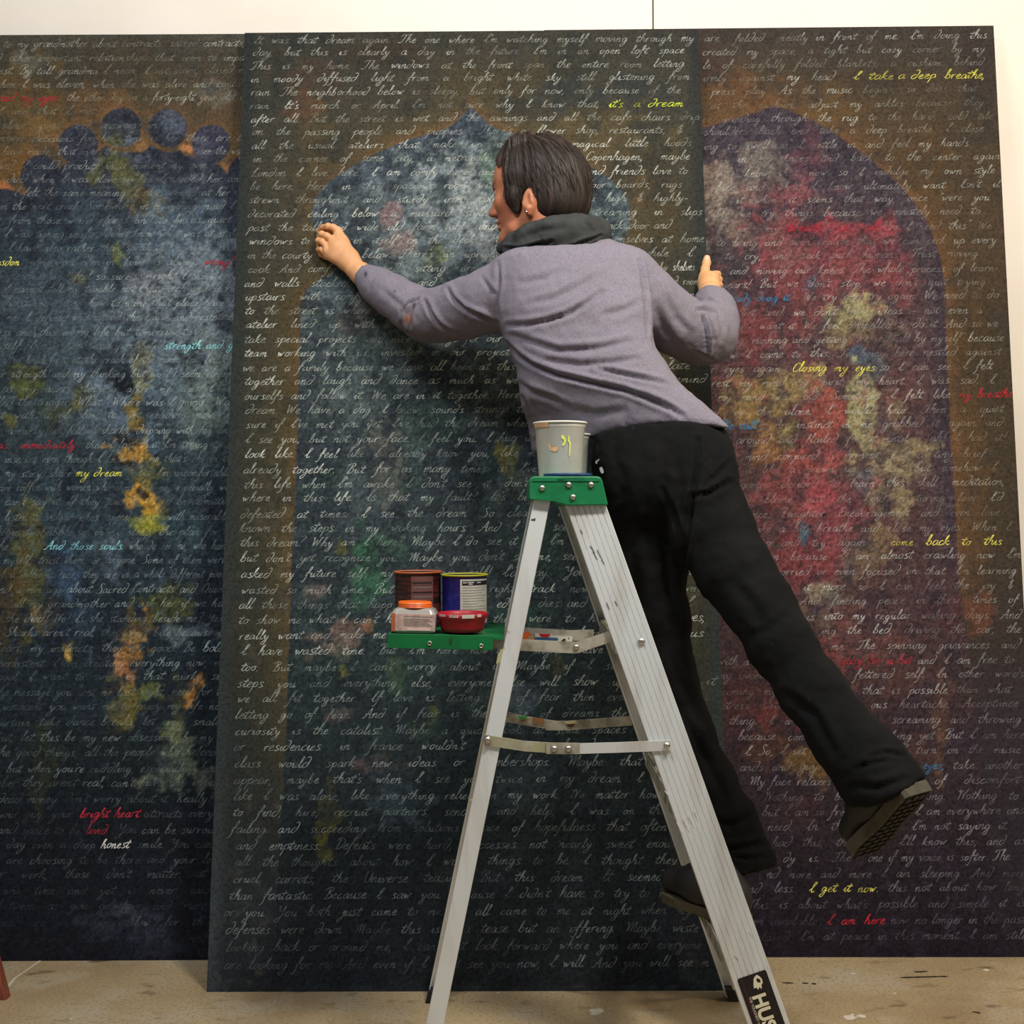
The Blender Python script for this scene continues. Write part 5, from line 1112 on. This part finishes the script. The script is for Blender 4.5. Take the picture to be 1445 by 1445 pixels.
nz = fbm(px, py, 1/9, 200)-.5; N = normals(V, Q); V = V+N*(nz*.0035)[:, None]
V = relax(V, Q, 1, .4); px, py = to_px(V)
c = np.ones((len(V), 3))*np.array((134, 129, 141.)); dirt = sm(.5, .72, fbm(px, py, 1/16, 210)); c = c*(1-.12*dirt[:, None])+np.array((120, 110, 108))*.12*dirt[:, None]
def spot(cx_, cy_, rx, ry, col, a):
    global c
    m = np.exp(-(((px-cx_)/rx)**2+((py-cy_)/ry)**2))[:, None]*a; c = c*(1-m)+np.array(col)*m
spot(576, 450, 5, 7, (176, 96, 66), .7); spot(570, 466, 12, 6, (110, 100, 98), .6); spot(516, 387, 2, 3.5, (40, 34, 46), .9); spot(557, 411, 1.2, 1.2, (40, 34, 46), .9); spot(600, 476, 40, 12, (100, 96, 98), .4); spot(748, 600, 8, 40, (110, 100, 110), .4); spot(860, 612, 40, 6, (160, 146, 150), .3); spot(1020, 470, 10, 40, (128, 118, 118), .35)  # paint smudge and dark spots; darker sleeve underside and side, lighter hem
jk = quads('jacket', V, Q, M['fleece'], per, True, s2l(c)); jk['label'] = 'lavender fleece jacket with a paint smudge, spots and uneven patches'
# --- hood
Hd = Field([P(695, 300, 2.75), P(865, 370, 2.4)], .0032, .03)
Hd.chain(S((709, 351, 2.625, .012), (728, 343, 2.60, .026), (755, 338, 2.555, .042), (785, 334, 2.530, .050), (815, 330, 2.535, .048), (838, 328, 2.570, .038), (850, 333, 2.625, .021)), .02, ((0, 0, 1), .86))
Hd.chain(S((718, 353, 2.59, .015), (750, 352, 2.54, .025), (785, 350, 2.52, .025), (822, 342, 2.515, .026), (846, 336, 2.55, .018)), .015)
Hd.chain(S((735, 322, 2.66, .014), (770, 310, 2.64, .018), (810, 309, 2.64, .018), (842, 316, 2.65, .018)), .02)
Hd.chain(S((709, 350, 2.63, .012), (716, 348, 2.68, .018), (745, 342, 2.72, .022), (790, 338, 2.74, .024), (835, 334, 2.70, .024), (850, 333, 2.64, .020)), .015)
V, Q = sculpt(Hd, 2)
V = folds(V, Q, [([(712, 350), (735, 352), (765, 345), (778, 340)], 2.6, .006), ([(745, 358), (752, 346), (768, 340)], 2, .005), ([(815, 343), (832, 338), (848, 332)], 2, .006), ([(740, 335), (765, 325), (800, 322)], 5, .003), ([(800, 348), (820, 344), (835, 340)], 2, .004), ([(825, 312), (832, 320), (835, 328)], 3, .003)])
V = V+normals(V, Q)*((fbm(*to_px(V), 1/6, 230)-.5)*.003)[:, None]
quads('hood', V, Q, M['hood'], jk, True)['label'] = 'charcoal grey hood lying on the shoulders'

# --- trousers
T = Field([P(815, 570, 2.55), P(1320, 1240, 1.85), P(815, 1240, 2.55), P(1320, 570, 1.85)], .0058, .02)
T.chain(S((914, 612, 2.40, .102), (909, 650, 2.39, .101), (908, 700, 2.39, .090), (918, 790, 2.385, .074), (931, 870, 2.365, .059), (943, 950, 2.35, .053), (969, 1030, 2.34, .051), (998, 1100, 2.34, .053), (1024, 1160, 2.345, .062), (1040, 1222, 2.345, .083)), .03)
T.chain(S((948, 612, 2.38, .105), (960, 650, 2.36, .104), (972, 690, 2.335, .092), (1003, 745, 2.29, .082), (1038, 808, 2.235, .072), (1075, 860, 2.18, .064), (1105, 915, 2.13, .058), (1145, 975, 2.08, .057), (1188, 1035, 2.03, .058), (1222, 1075, 1.99, .063), (1250, 1113, 1.96, .072)), .03)
T.ell(P(905, 668, 2.335), (.084, .075, .10), .05); T.ell(P(975, 672, 2.305), (.078, .075, .09), .05)
T.cap(P(925, 590, 2.41), P(925, 640, 2.40), .11, .105, .03)
sl, X, Y, Z = T.sub(T.lo, T.lo+T.h*(T.n-1)); ppx, ppy = to_px(np.stack(np.broadcast_arrays(X, Y, Z), -1))
T.cut(sl, (np.where(ppx > 1120, (ppy-np.interp(ppx, [1180, 1200, 1240, 1280, 1310], [1130, 1141, 1137, 1114, 1096])), (ppy-np.interp(ppx, [960, 1000, 1050, 1100], [1216, 1228, 1236, 1222])))*-1*Y/FPX).astype(np.float32), .004)
T.cut(sl, (-(ppy-585)*-1*Y/FPX).astype(np.float32)*-1 if False else ((ppy-np.interp(ppx, hx, hy)+3)*Y/FPX).astype(np.float32), .004)
V, Q = sculpt(T, 3)
V = folds(V, Q, [([(985, 620), (984, 660), (978, 700), (972, 740), (968, 790)], 3.5, .012), ([(975, 700), (1000, 696), (1030, 680)], 3.5, .008), ([(990, 690), (1012, 670), (1030, 650)], 3, .005), ([(935, 690), (950, 720), (962, 750), (968, 800)], 3.5, .006), ([(940, 680), (938, 740), (945, 820), (955, 900)], 7, .005), ([(955, 640), (958, 690), (950, 740)], 6, .003),
      ([(945, 900), (960, 960), (985, 1020)], 7, .005), ([(960, 1000), (990, 1060), (1020, 1120)], 6, .005), ([(1000, 1190), (1030, 1198), (1075, 1190)], 4, .008), ([(985, 1150), (1030, 1165), (1065, 1150)], 6, .005), ([(1020, 1205), (1060, 1212), (1088, 1208)], 3, .005), ([(1030, 820), (1060, 850), (1075, 880)], 8, .003), ([(1060, 895), (1085, 890), (1110, 870)], 6, .004), ([(1110, 980), (1150, 1010), (1175, 1060)], 7, .005),
      ([(1225, 1068), (1250, 1062), (1272, 1066)], 3, .007), ([(1205, 1085), (1235, 1075), (1255, 1072)], 4, .005), ([(1200, 1110), (1240, 1112), (1280, 1100)], 5, .005), ([(870, 640), (880, 700), (890, 780), (900, 860)], 10, .004)])
V = V+normals(V, Q)*((fbm(*to_px(V), 1/22, 240)-.5)*.010+(fbm(*to_px(V), 1/8, 244)-.5)*.003)[:, None]
V = relax(V, Q, 1); tr_ = quads('trousers', V, Q, M['trouser'], per, True); tr_['label'] = 'loose black trousers flaring at the hem'
def drop(px, py, rx, ry, ang, parent):
    """small paint fleck laid on the nearest viewer-facing cloth vertex"""
    qx, qy = to_px(V); m = (np.hypot(qx-px, qy-py) < 6); 
    if not m.any(): return
    D = V[m][:, 1].min()-.002; pts = []
    for k in range(10):
        a = 2*math.pi*k/10; x, y = rx*math.cos(a), ry*math.sin(a)*(1+.25*math.cos(a*2)); pts.append((px+x*math.cos(ang)-y*math.sin(ang), py+x*math.sin(ang)+y*math.cos(ang)))
    splat(pts, D, (170, 172, 172), parent, 'paint_fleck')
drop(849, 663.5, 2.4, 6, -.35, tr_); drop(842, 652, 1.6, 3.2, .3, tr_); drop(844.5, 649, .8, 2.2, .5, tr_)

# --- boots
def make_boot(heel, toe, up, label, ank):
    heel = np.array(heel); toe = np.array(toe); x = toe-heel; L = np.linalg.norm(x); x /= L; z = np.array(up, float); z -= x*(z@x); z /= np.linalg.norm(z); y = np.cross(z, x)
    B = lambda a, b, c: heel+x*a*L+y*b+z*c
    F = Field([B(-.2, -.07, -.02), B(1.15, .07, .17), B(-.2, .07, .17), B(1.15, -.07, -.02), B(-.2, -.07, .17), B(1.15, .07, -.02), B(-.2, .07, -.02), B(1.15, -.07, .17)], .003, .02)
    F.cap(B(.12, 0, .035), np.array(ank), .032, .030, .02); F.cap(B(.13, 0, .04), B(.5, 0, .045), .036, .037, .03)
    F.cap(B(.5, 0, .042), B(.84, 0, .034), .041, .036, .03, (z, .8)); F.cap(np.array(ank)*.5+B(.2, 0, .07)*.5, B(.55, 0, .052), .030, .028, .03)
    V, Q = sculpt(F, 2); h = (V-heel)@z; V = V+z*np.maximum(0, .006-h)[:, None]
    b = quads('boot', V, Q, M['boot'], per, True); b['label'] = label
    out = [(-.02, .022), (.0, .030), (.12, .034), (.3, .031), (.45, .031), (.6, .040), (.75, .044), (.88, .038), (.97, .022), (1.0, 0)]
    ring = [(a, w_) for a, w_ in out]+[(a, -w_) for a, w_ in out[::-1][1:]]
    bm = bmesh.new(); ra = [bm.verts.new(tuple(B(a, w_, .010))) for a, w_ in ring]; rb = [bm.verts.new(tuple(B(a, w_*.96, -.010))) for a, w_ in ring]; n = len(ring)
    for k in range(n): bm.faces.new((ra[k], ra[(k+1) % n], rb[(k+1) % n], rb[k]))
    bm.faces.new(ra); bm.faces.new(rb[::-1]); s_ = from_bm('sole', bm, M['sole'], b); s_['label'] = 'tan rubber sole'
    bm = bmesh.new(); rr = random.Random(5)
    for i in range(12):
        a = .03+.08*i
        if .36 < a < .42: continue
        wd = np.interp(a, [q[0] for q in out], [q[1] for q in out])*.86
        for k in range(4):
            b0 = -wd+2*wd*(k+.14)/4; b1 = -wd+2*wd*(k+.86)/4; off = .018*(1 if k in (0, 3) else -1)*.5
            pts = [(a-.022+off, b0), (a-.022, b1), (a+.026+off, b1), (a+.020, b0)]
            va = [bm.verts.new(tuple(B(p, q, -.0095))) for p, q in pts]; vb = [bm.verts.new(tuple(B(p, q*.96, -.0145))) for p, q in pts]
            for m_ in range(4): bm.faces.new((va[m_], va[(m_+1) % 4], vb[(m_+1) % 4], vb[m_]))
            bm.faces.new(vb)
    lg = from_bm('sole_lugs', bm, M['lug'], b); lg['kind'] = 'stuff'; lg['label'] = 'dark tread lugs'
    return b
make_boot(P(1292, 1114, 1.90), P(1212, 1203, 2.085), (-.36, .86, .36), 'black boot of the raised foot, tan sole turned to the viewer', P(1247, 1098, 1.97))
zst = .268+.0045+.015
h_ = np.array([xf(.268)+.028, 2.245, zst]); t_ = np.array([xf(.268)-.10, 2.43, zst])
make_boot(h_, t_, (0, 0, 1), 'black boot standing on the lowest step', P(1020, 1186, 2.335))

# --- head
HC = P(756, 267, 2.63); al = math.radians(22); pt = math.radians(4)
f_ = np.array([-math.cos(al)*math.cos(pt), math.sin(al)*math.cos(pt), -math.sin(pt)]); l_ = np.cross([0, 0, 1], f_); l_ /= np.linalg.norm(l_); u_ = np.cross(f_, l_)
R3 = np.array([f_, l_, u_]); H = lambda x, y, z: HC+x*f_+y*l_+z*u_
G = Field([H(-.15, 0, -.2), H(.15, 0, .16)], .0021, .11)
G.ell(H(-.012, 0, .028), (.094, .074, .088), 0, R3)
G.ell(H(.045, 0, -.035), (.052, .056, .080), .03, R3)
G.ell(H(.05, 0, .03), (.045, .058, .05), .03, R3)
G.chain([(H(.0, .048, -.075), .016), (H(.04, .036, -.098), .014), (H(.075, .010, -.108), .014), (H(.078, 0, -.109), .0145)], .022); G.chain([(H(.0, -.048, -.075), .016), (H(.04, -.036, -.098), .014), (H(.075, -.010, -.108), .014)], .022)
G.cap(H(.088, -.018, .016), H(.088, .018, .016), .010, .010, .012)              # brow
G.chain([(H(.090, 0, .006), .0075), (H(.101, 0, -.018), .0080), (H(.1145, 0, -.038), .0092)], .009)
G.ell(H(.103, .010, -.043), (.010, .0065, .0065), .006, R3); G.ell(H(.103, -.010, -.043), (.010, .0065, .0065), .006, R3)
for s_ in (-1, 1):
    G.ellcut(H(.098, .030*s_, -.002), (.016, .015, .011), .008, R3); G.ell(H(.0765, .030*s_, -.003), (.014, .014, .012), .003, R3)
    G.ell(H(.068, .040*s_, -.030), (.020, .018, .018), .02, R3)
G.ell(H(.093, 0, -.066), (.010, .021, .0065), .006, R3); G.ell(H(.092, 0, -.079), (.0095, .019, .0065), .005, R3); G.capcut(H(.107, -.016, -.0725), H(.107, .016, -.0725), .0026, .0026, .003)
G.ell(H(.080, 0, -.108), (.016, .018, .013), .012, R3)
for s_ in (-1, 1):    # ears
    E_ = H(-.010, .076*s_, -.048); G.ell(E_, (.0165, .0085, .0285), .006, np.array([f_*.95+u_*.2, l_, u_*.95-f_*.2]))
    G.ellcut(H(-.006, .0865*s_, -.045), (.0095, .0055, .018), .003, R3); G.cap(H(-.008, .081*s_, -.067), H(-.006, .078*s_, -.077), .0072, .0060, .004); G.cap(H(.004, .077*s_, -.051), H(.004, .077*s_, -.057), .004, .004, .003)
    G.cap(H(-.016, .083*s_, -.035), H(-.017, .083*s_, -.055), .0028, .0028, .003)
G.chain([(H(-.035, 0, -.045), .060), (H(-.03, 0, -.10), .056), (P(790, 350, 2.62), .062), (P(795, 395, 2.58), .07)], .03)
Vh, Qh = sculpt(G, 2)
# hidden core of the body under the clothes
K = Field([P(440, 330, 2.95), P(1320, 1250, 1.9), P(440, 1250, 2.95), P(1320, 330, 1.9)], .011, .02)
K.chain(S((795, 385, 2.585, .055), (800, 410, 2.545, .07), (830, 480, 2.50, .070), (885, 570, 2.46, .055), (925, 640, 2.41, .055)), .04)
K.chain(S((730, 405, 2.57, .045), (600, 447, 2.725, .036), (510, 387, 2.84, .024), (503, 381, 2.847, .0235)), .03); K.chain(S((800, 400, 2.55, .05), (870, 400, 2.54, .045), (992, 473, 2.62, .036), (1002, 415, 2.79, .024), (1002, 409, 2.802, .0235)), .03); K.cap(P(730, 405, 2.57), P(800, 400, 2.55), .045, .05, .03)
K.chain(S((912, 650, 2.395, .06), (932, 870, 2.362, .038), (970, 1030, 2.338, .033), (1018, 1190, 2.338, .028)), .02); K.chain(S((960, 650, 2.36, .07), (1075, 860, 2.18, .046), (1145, 975, 2.08, .040), (1240, 1090, 1.965, .03)), .03)
Vk, Qk = sculpt(K, 2)
# --- hands
def on_panel(px, py, lift): a, b = PC.uv(px, py); return PC.at(a, b, lift)
def hp(px, py, lift):
    d = P(px, py, 1.0)-np.array([0, 0, CAMH]); e = np.array([0, 0, CAMH]); return e+d*(((PC.o+PC.n*lift-e)@PC.n)/(d@PC.n))
A = Field([hp(430, 300, 0), hp(525, 405, .12)], .0014, .03)
nrm = PC.n
A.chain([(P(507, 386, 2.838), .0245), (P(500, 378, 2.845), .0235), (hp(493, 365, .045), .025)], .012, (nrm, .82))
A.chain([(hp(493, 365, .045), .0235), (hp(482, 343, .045), .0185), (hp(478, 327, .045), .0105)], .012, (nrm, .8))
A.chain([(hp(490, 368, .040), .0235), (hp(474, 354, .042), .0185), (hp(463, 352, .040), .0105)], .012, (nrm, .85)); A.chain([(hp(488, 370, .038), .020), (hp(472, 362, .038), .0145), (hp(463, 361, .034), .0095)], .012); A.cap(hp(478, 350, .043), hp(470, 340, .046), .017, .011, .012)
def finger(F_, pts, k=.0035):
    F_.chain(pts, k)
finger(A, [(hp(478, 326, .046), .0098), (hp(470, 321, .047), .0086), (hp(463, 319.5, .044), .0085), (hp(456, 321, .030), .0076), (hp(450.5, 324.5, .015), .0066)])       # index
finger(A, [(hp(470, 339, .047), .0098), (hp(461, 333, .049), .0086), (hp(454, 330.5, .042), .0084), (hp(451, 333.5, .026), .0075), (hp(454, 339, .014), .0066)])       # middle
finger(A, [(hp(463, 350, .042), .0094), (hp(455, 341.5, .043), .0082), (hp(449.5, 339.5, .034), .0079), (hp(450, 346, .018), .0070), (hp(457, 352, .012), .0062)])     # ring
finger(A, [(hp(462, 361, .034), .0084), (hp(454, 352, .033), .0072), (hp(450, 352, .024), .0068), (hp(453, 359, .013), .0062), (hp(460, 364, .011), .0056)])           # little
finger(A, [(hp(489, 350, .026), .0135), (hp(479, 338, .022), .0105), (hp(468, 329, .020), .0092), (hp(458, 326.5, .017), .0082), (hp(451, 328, .0125), .0072)], .005)    # thumb
for a, b, l in ((476, 331, .058), (468, 344, .057), (461, 354, .053)): A.ell(hp(a, b, l-.011), (.0085,)*3, .008)
Va, Qa = sculpt(A, 1)
Bf = Field([hp(975, 350, .0), hp(1030, 425, .0), P(1000, 380, 2.76), P(1000, 380, 2.96)], .0014, .03)
Bf.chain([(P(1002, 412, 2.797), .0245), (P(1001, 405, 2.815), .0255), (P(1000, 397, 2.838), .026)], .012, ((0, 1, 0), .85))
Bf.cap(P(1003, 397, 2.838), P(1010, 388, 2.868), .021, .010, .012); Bf.cap(P(1001, 400, 2.835), P(1009, 399, 2.868), .020, .010, .012)
finger(Bf, [(P(994, 401, 2.833), .018), (P(993.5, 391, 2.846), .0130), (P(995, 380, 2.858), .0108), (P(997, 371, 2.866), .0102), (P(997.5, 364.5, 2.870), .0086)], .006)   # thumb up the face of the panel
for k, (y, r, dx) in enumerate(((387, .0094, 0), (394.5, .0096, 2), (402, .0092, 2.5), (409, .0080, 0))):
    Dd = on_panel(1000, y, 0)[1]
    finger(Bf, [(P(1008+dx*.6, y, Dd-.018), r), (P(1012.5+dx, y, Dd-.002), r*.95), (P(1011+dx, y+.5, Dd+.022), r*.86), (P(1005, y+1, Dd+.034), r*.78), (P(998, y+1.5, Dd+.0335), r*.7)], .0025)
Vb, Qb = sculpt(Bf, 1)
# colour the skin, join into one body mesh
def skin_col(V, base, k): 
    n = fbm(V[:, 0]*1000+V[:, 1]*400, V[:, 2]*1000, 1/14, k)[:, None]; return s2l(base)*(.86+.3*n)
ch_ = skin_col(Vh, (186, 120, 88), 300); ql = (Vh-HC)@R3.T
red = np.exp(-(((ql[:, 0]-.06)/.03)**2+((ql[:, 2]+.05)/.03)**2))[:, None]*.35; ch_ = ch_*(1-red)+s2l((176, 92, 72))*red
lip = np.exp(-(((ql[:, 0]-.098)/.012)**2+(ql[:, 1]/.022)**2+((ql[:, 2]+.0725)/.009)**2))[:, None]*.7; ch_ = ch_*(1-lip)+s2l((150, 74, 64))*lip
bz = .0165; 
for s_ in (-1, 1):
    m = np.exp(-(((ql[:, 1]-.030*s_)/.020)**4+((ql[:, 2]-bz-.002)/.0048)**4))[:, None]*(ql[:, 0:1] > .05)*.85; ch_ = ch_*(1-m)+s2l((52, 36, 28))*m
ca = skin_col(Va, (222, 164, 116), 310); cb = skin_col(Vb, (226, 168, 118), 320)
nail = np.exp(-(np.linalg.norm((Vb-P(997.5, 364.5, 2.861))*np.array([1, 1, .72]), axis=1)/.0062)**4)[:, None]*.8; cb = cb*(1-nail)+s2l((240, 200, 180))*nail
o1 = len(Vh); o2 = o1+len(Vk); o3 = o2+len(Va)
quads('body', np.concatenate([Vh, Vk, Va, Vb]), np.concatenate([Qh, Qk+o1, Qa+o2, Qb+o3]), M['skin'], per, True, np.concatenate([ch_, skin_col(Vk, (222, 165, 117), 310), ca, cb]))['label'] = 'tanned skin of head, neck and hands'
# eyes and ear stud
M['eye'] = mat('eye_white', (214, 206, 196), .2); M['iris'] = mat('dark_iris', (40, 26, 18), .15)
for s_ in (-1, 1):
    c0 = H(.0775, .030*s_, -.003); bm = bmesh.new(); bmesh.ops.create_uvsphere(bm, u_segments=20, v_segments=14, radius=.0122); bmesh.ops.translate(bm, vec=Vector(c0+f_*.003), verts=bm.verts); e = from_bm('eye', bm, M['eye'], per, True)
    bm = bmesh.new(); bm_lathe(bm, [(.0058, 0), (.004, .0008), (0, .0012)], frame(c0+f_*.0147, l_, f_), 16); from_bm('iris', bm, M['iris'], e, True)
bm = bmesh.new(); bmesh.ops.create_uvsphere(bm, u_segments=10, v_segments=8, radius=.0028); bmesh.ops.translate(bm, vec=Vector(H(-.005, .0865, -.076)), verts=bm.verts); from_bm('ear_stud', bm, M['bolt'], per, True)
# --- hair
W2 = Field([H(-.16, 0, -.14), H(.13, 0, .17)], .0024, .11)
W2.ell(H(-.020, 0, .024), (.106, .086, .088), 0, R3); W2.ell(H(-.055, 0, -.020), (.075, .080, .080), .03, R3)
W2.ell(H(.038, 0, .062), (.056, .060, .047), .03, R3); W2.ell(H(-.052, 0, -.058), (.058, .076, .05), .03, R3)
W2.chain([(H(.030, .062, .02), .018), (H(.036, .063, -.03), .014), (H(.030, .062, -.062), .008)], .02); W2.chain([(H(.030, -.062, .02), .018), (H(.036, -.063, -.03), .014), (H(.030, -.062, -.062), .008)], .02)
W2.ellcut(H(.165, 0, -.006), (.106, .25, .122), .010, R3)
for s_ in (-1, 1):
    W2.ellcut(H(-.004, .094*s_, -.054), (.018, .032, .032), .006, R3); W2.ellcut(H(.056, .09*s_, -.115), (.046, .05, .036), .006, R3)
W2.ellcut(H(.02, 0, -.175), (.13, .14, .078), .015, R3)
for q in ([(722, 213, .017), (727, 205, .021), (739, 201, .020), (750, 204, .014)], [(755, 202, .014), (770, 199, .016), (786, 199, .014)], [(721, 212, .010), (716, 222, .008), (712, 230, .006)]): W2.chain([(P(a, b, 2.61), r) for a, b, r in q], .01)
V, Q = sculpt(W2, 2); N = normals(V, Q); q = (V-HC)@R3.T
az = np.arctan2(q[:, 1], q[:, 0]+.02); part = H(.03, 0, .12)
qq = q-np.array([.02, 0, .10]); ph = np.arctan2(qq[:, 1], -qq[:, 0]); rad = np.linalg.norm(qq, axis=1)
st1 = vnoise(ph*34+40, rad*12+9, 400); st2 = vnoise(ph*85+80, rad*20+5, 401); st3 = vnoise(ph*9+20, rad*10, 402)
V = V+N*((st1-.5)*.0034+(st2-.5)*.0020+(st3-.5)*(.006+.010*sm(.05, .11, q[:, 2])))[:, None]*sm(-.09, -.05, q[:, 2])[:, None]
tone = np.clip(.15+.5*sm(.45, .8, st1)+.5*sm(.5, .85, st2), 0, 1)[:, None]
hc = s2l((26, 19, 16))*(1-tone)+s2l((58, 44, 36))*tone; fr = sm(.035, .075, q[:, 0])[:, None]*sm(.09, .05, q[:, 2])[:, None]*.45; hc = hc*(1-fr)+s2l((96, 70, 54))*fr
hr = quads('hair', V, Q, M['hair'], per, True, hc); hr['label'] = 'short dark brown hair swept back'
# loose strands lying over the hair
Vs = []; Qs = []; Cs = []; n0 = 0; rg = np.random.default_rng(4); idx = rg.choice(np.where((q[:, 2] > -.02) & (q[:, 0] < .07))[0], 420)
from mathutils.kdtree import KDTree
kd = KDTree(len(V)); [kd.insert(v, i) for i, v in enumerate(V)]; kd.balance()
for i in idx:
    p = V[i].copy(); pts = []; ln = rg.uniform(.03, .075); stp = 7
    for s_ in range(stp):
        co, j, _ = kd.find(p); nn = N[j]; g = (p-part); g = g-nn*(g@nn); g /= np.linalg.norm(g)+1e-9; g = g*.7-u_*.5+f_*-.15; g -= nn*(g@nn); g /= np.linalg.norm(g)+1e-9
        pts.append(np.array(co)+nn*(.0012+.0016*math.sin(s_/stp*3.1))); p = np.array(co)+g*ln/stp
        if ((p-HC)@R3.T)[2] < -.075: break
    m = len(pts)
    if m < 3: continue
    pts = np.array(pts); t = np.gradient(pts, axis=0); side = np.cross(t, N[i]); side /= np.linalg.norm(side, axis=1, keepdims=True)+1e-9; wd = (.0011*np.sin(np.linspace(.3, 3.0, m)))[:, None]
    Vs += [pts+side*wd, pts+N[i]*.0006, pts-side*wd]; a = np.arange(m-1)+n0; Qs += [np.stack([a, a+1, a+m+1, a+m], 1), np.stack([a+m, a+m+1, a+2*m+1, a+2*m], 1)]; n0 += 3*m; cc = s2l((32, 24, 20))*rg.uniform(.5, 2.2); Cs.append(np.tile(cc, (3*m, 1)))
hs = quads('hair_strands', np.concatenate(Vs), np.concatenate(Qs), M['hair'], hr, True, np.concatenate(Cs)); hs['kind'] = 'stuff'
# chalk pen held between thumb and index finger
M['pen'] = mat('white_chalk', (226, 224, 216), .8)
a = hp(446.5, 327.5, .0015); b = hp(466, 322, .034); bm = bmesh.new(); zx = Vector(b-a); bm_lathe(bm, [(0, 0), (.0022, .0008), (.0042, .004), (.0042, zx.length-.001), (.003, zx.length), (0, zx.length)], frame(a, Vector((0, 0, 1)).cross(zx), zx), 12)
tagm(from_bm('chalk', bm, M['pen'], None, True), 'short white chalk stick pinched in the raised writing hand', 'chalk')
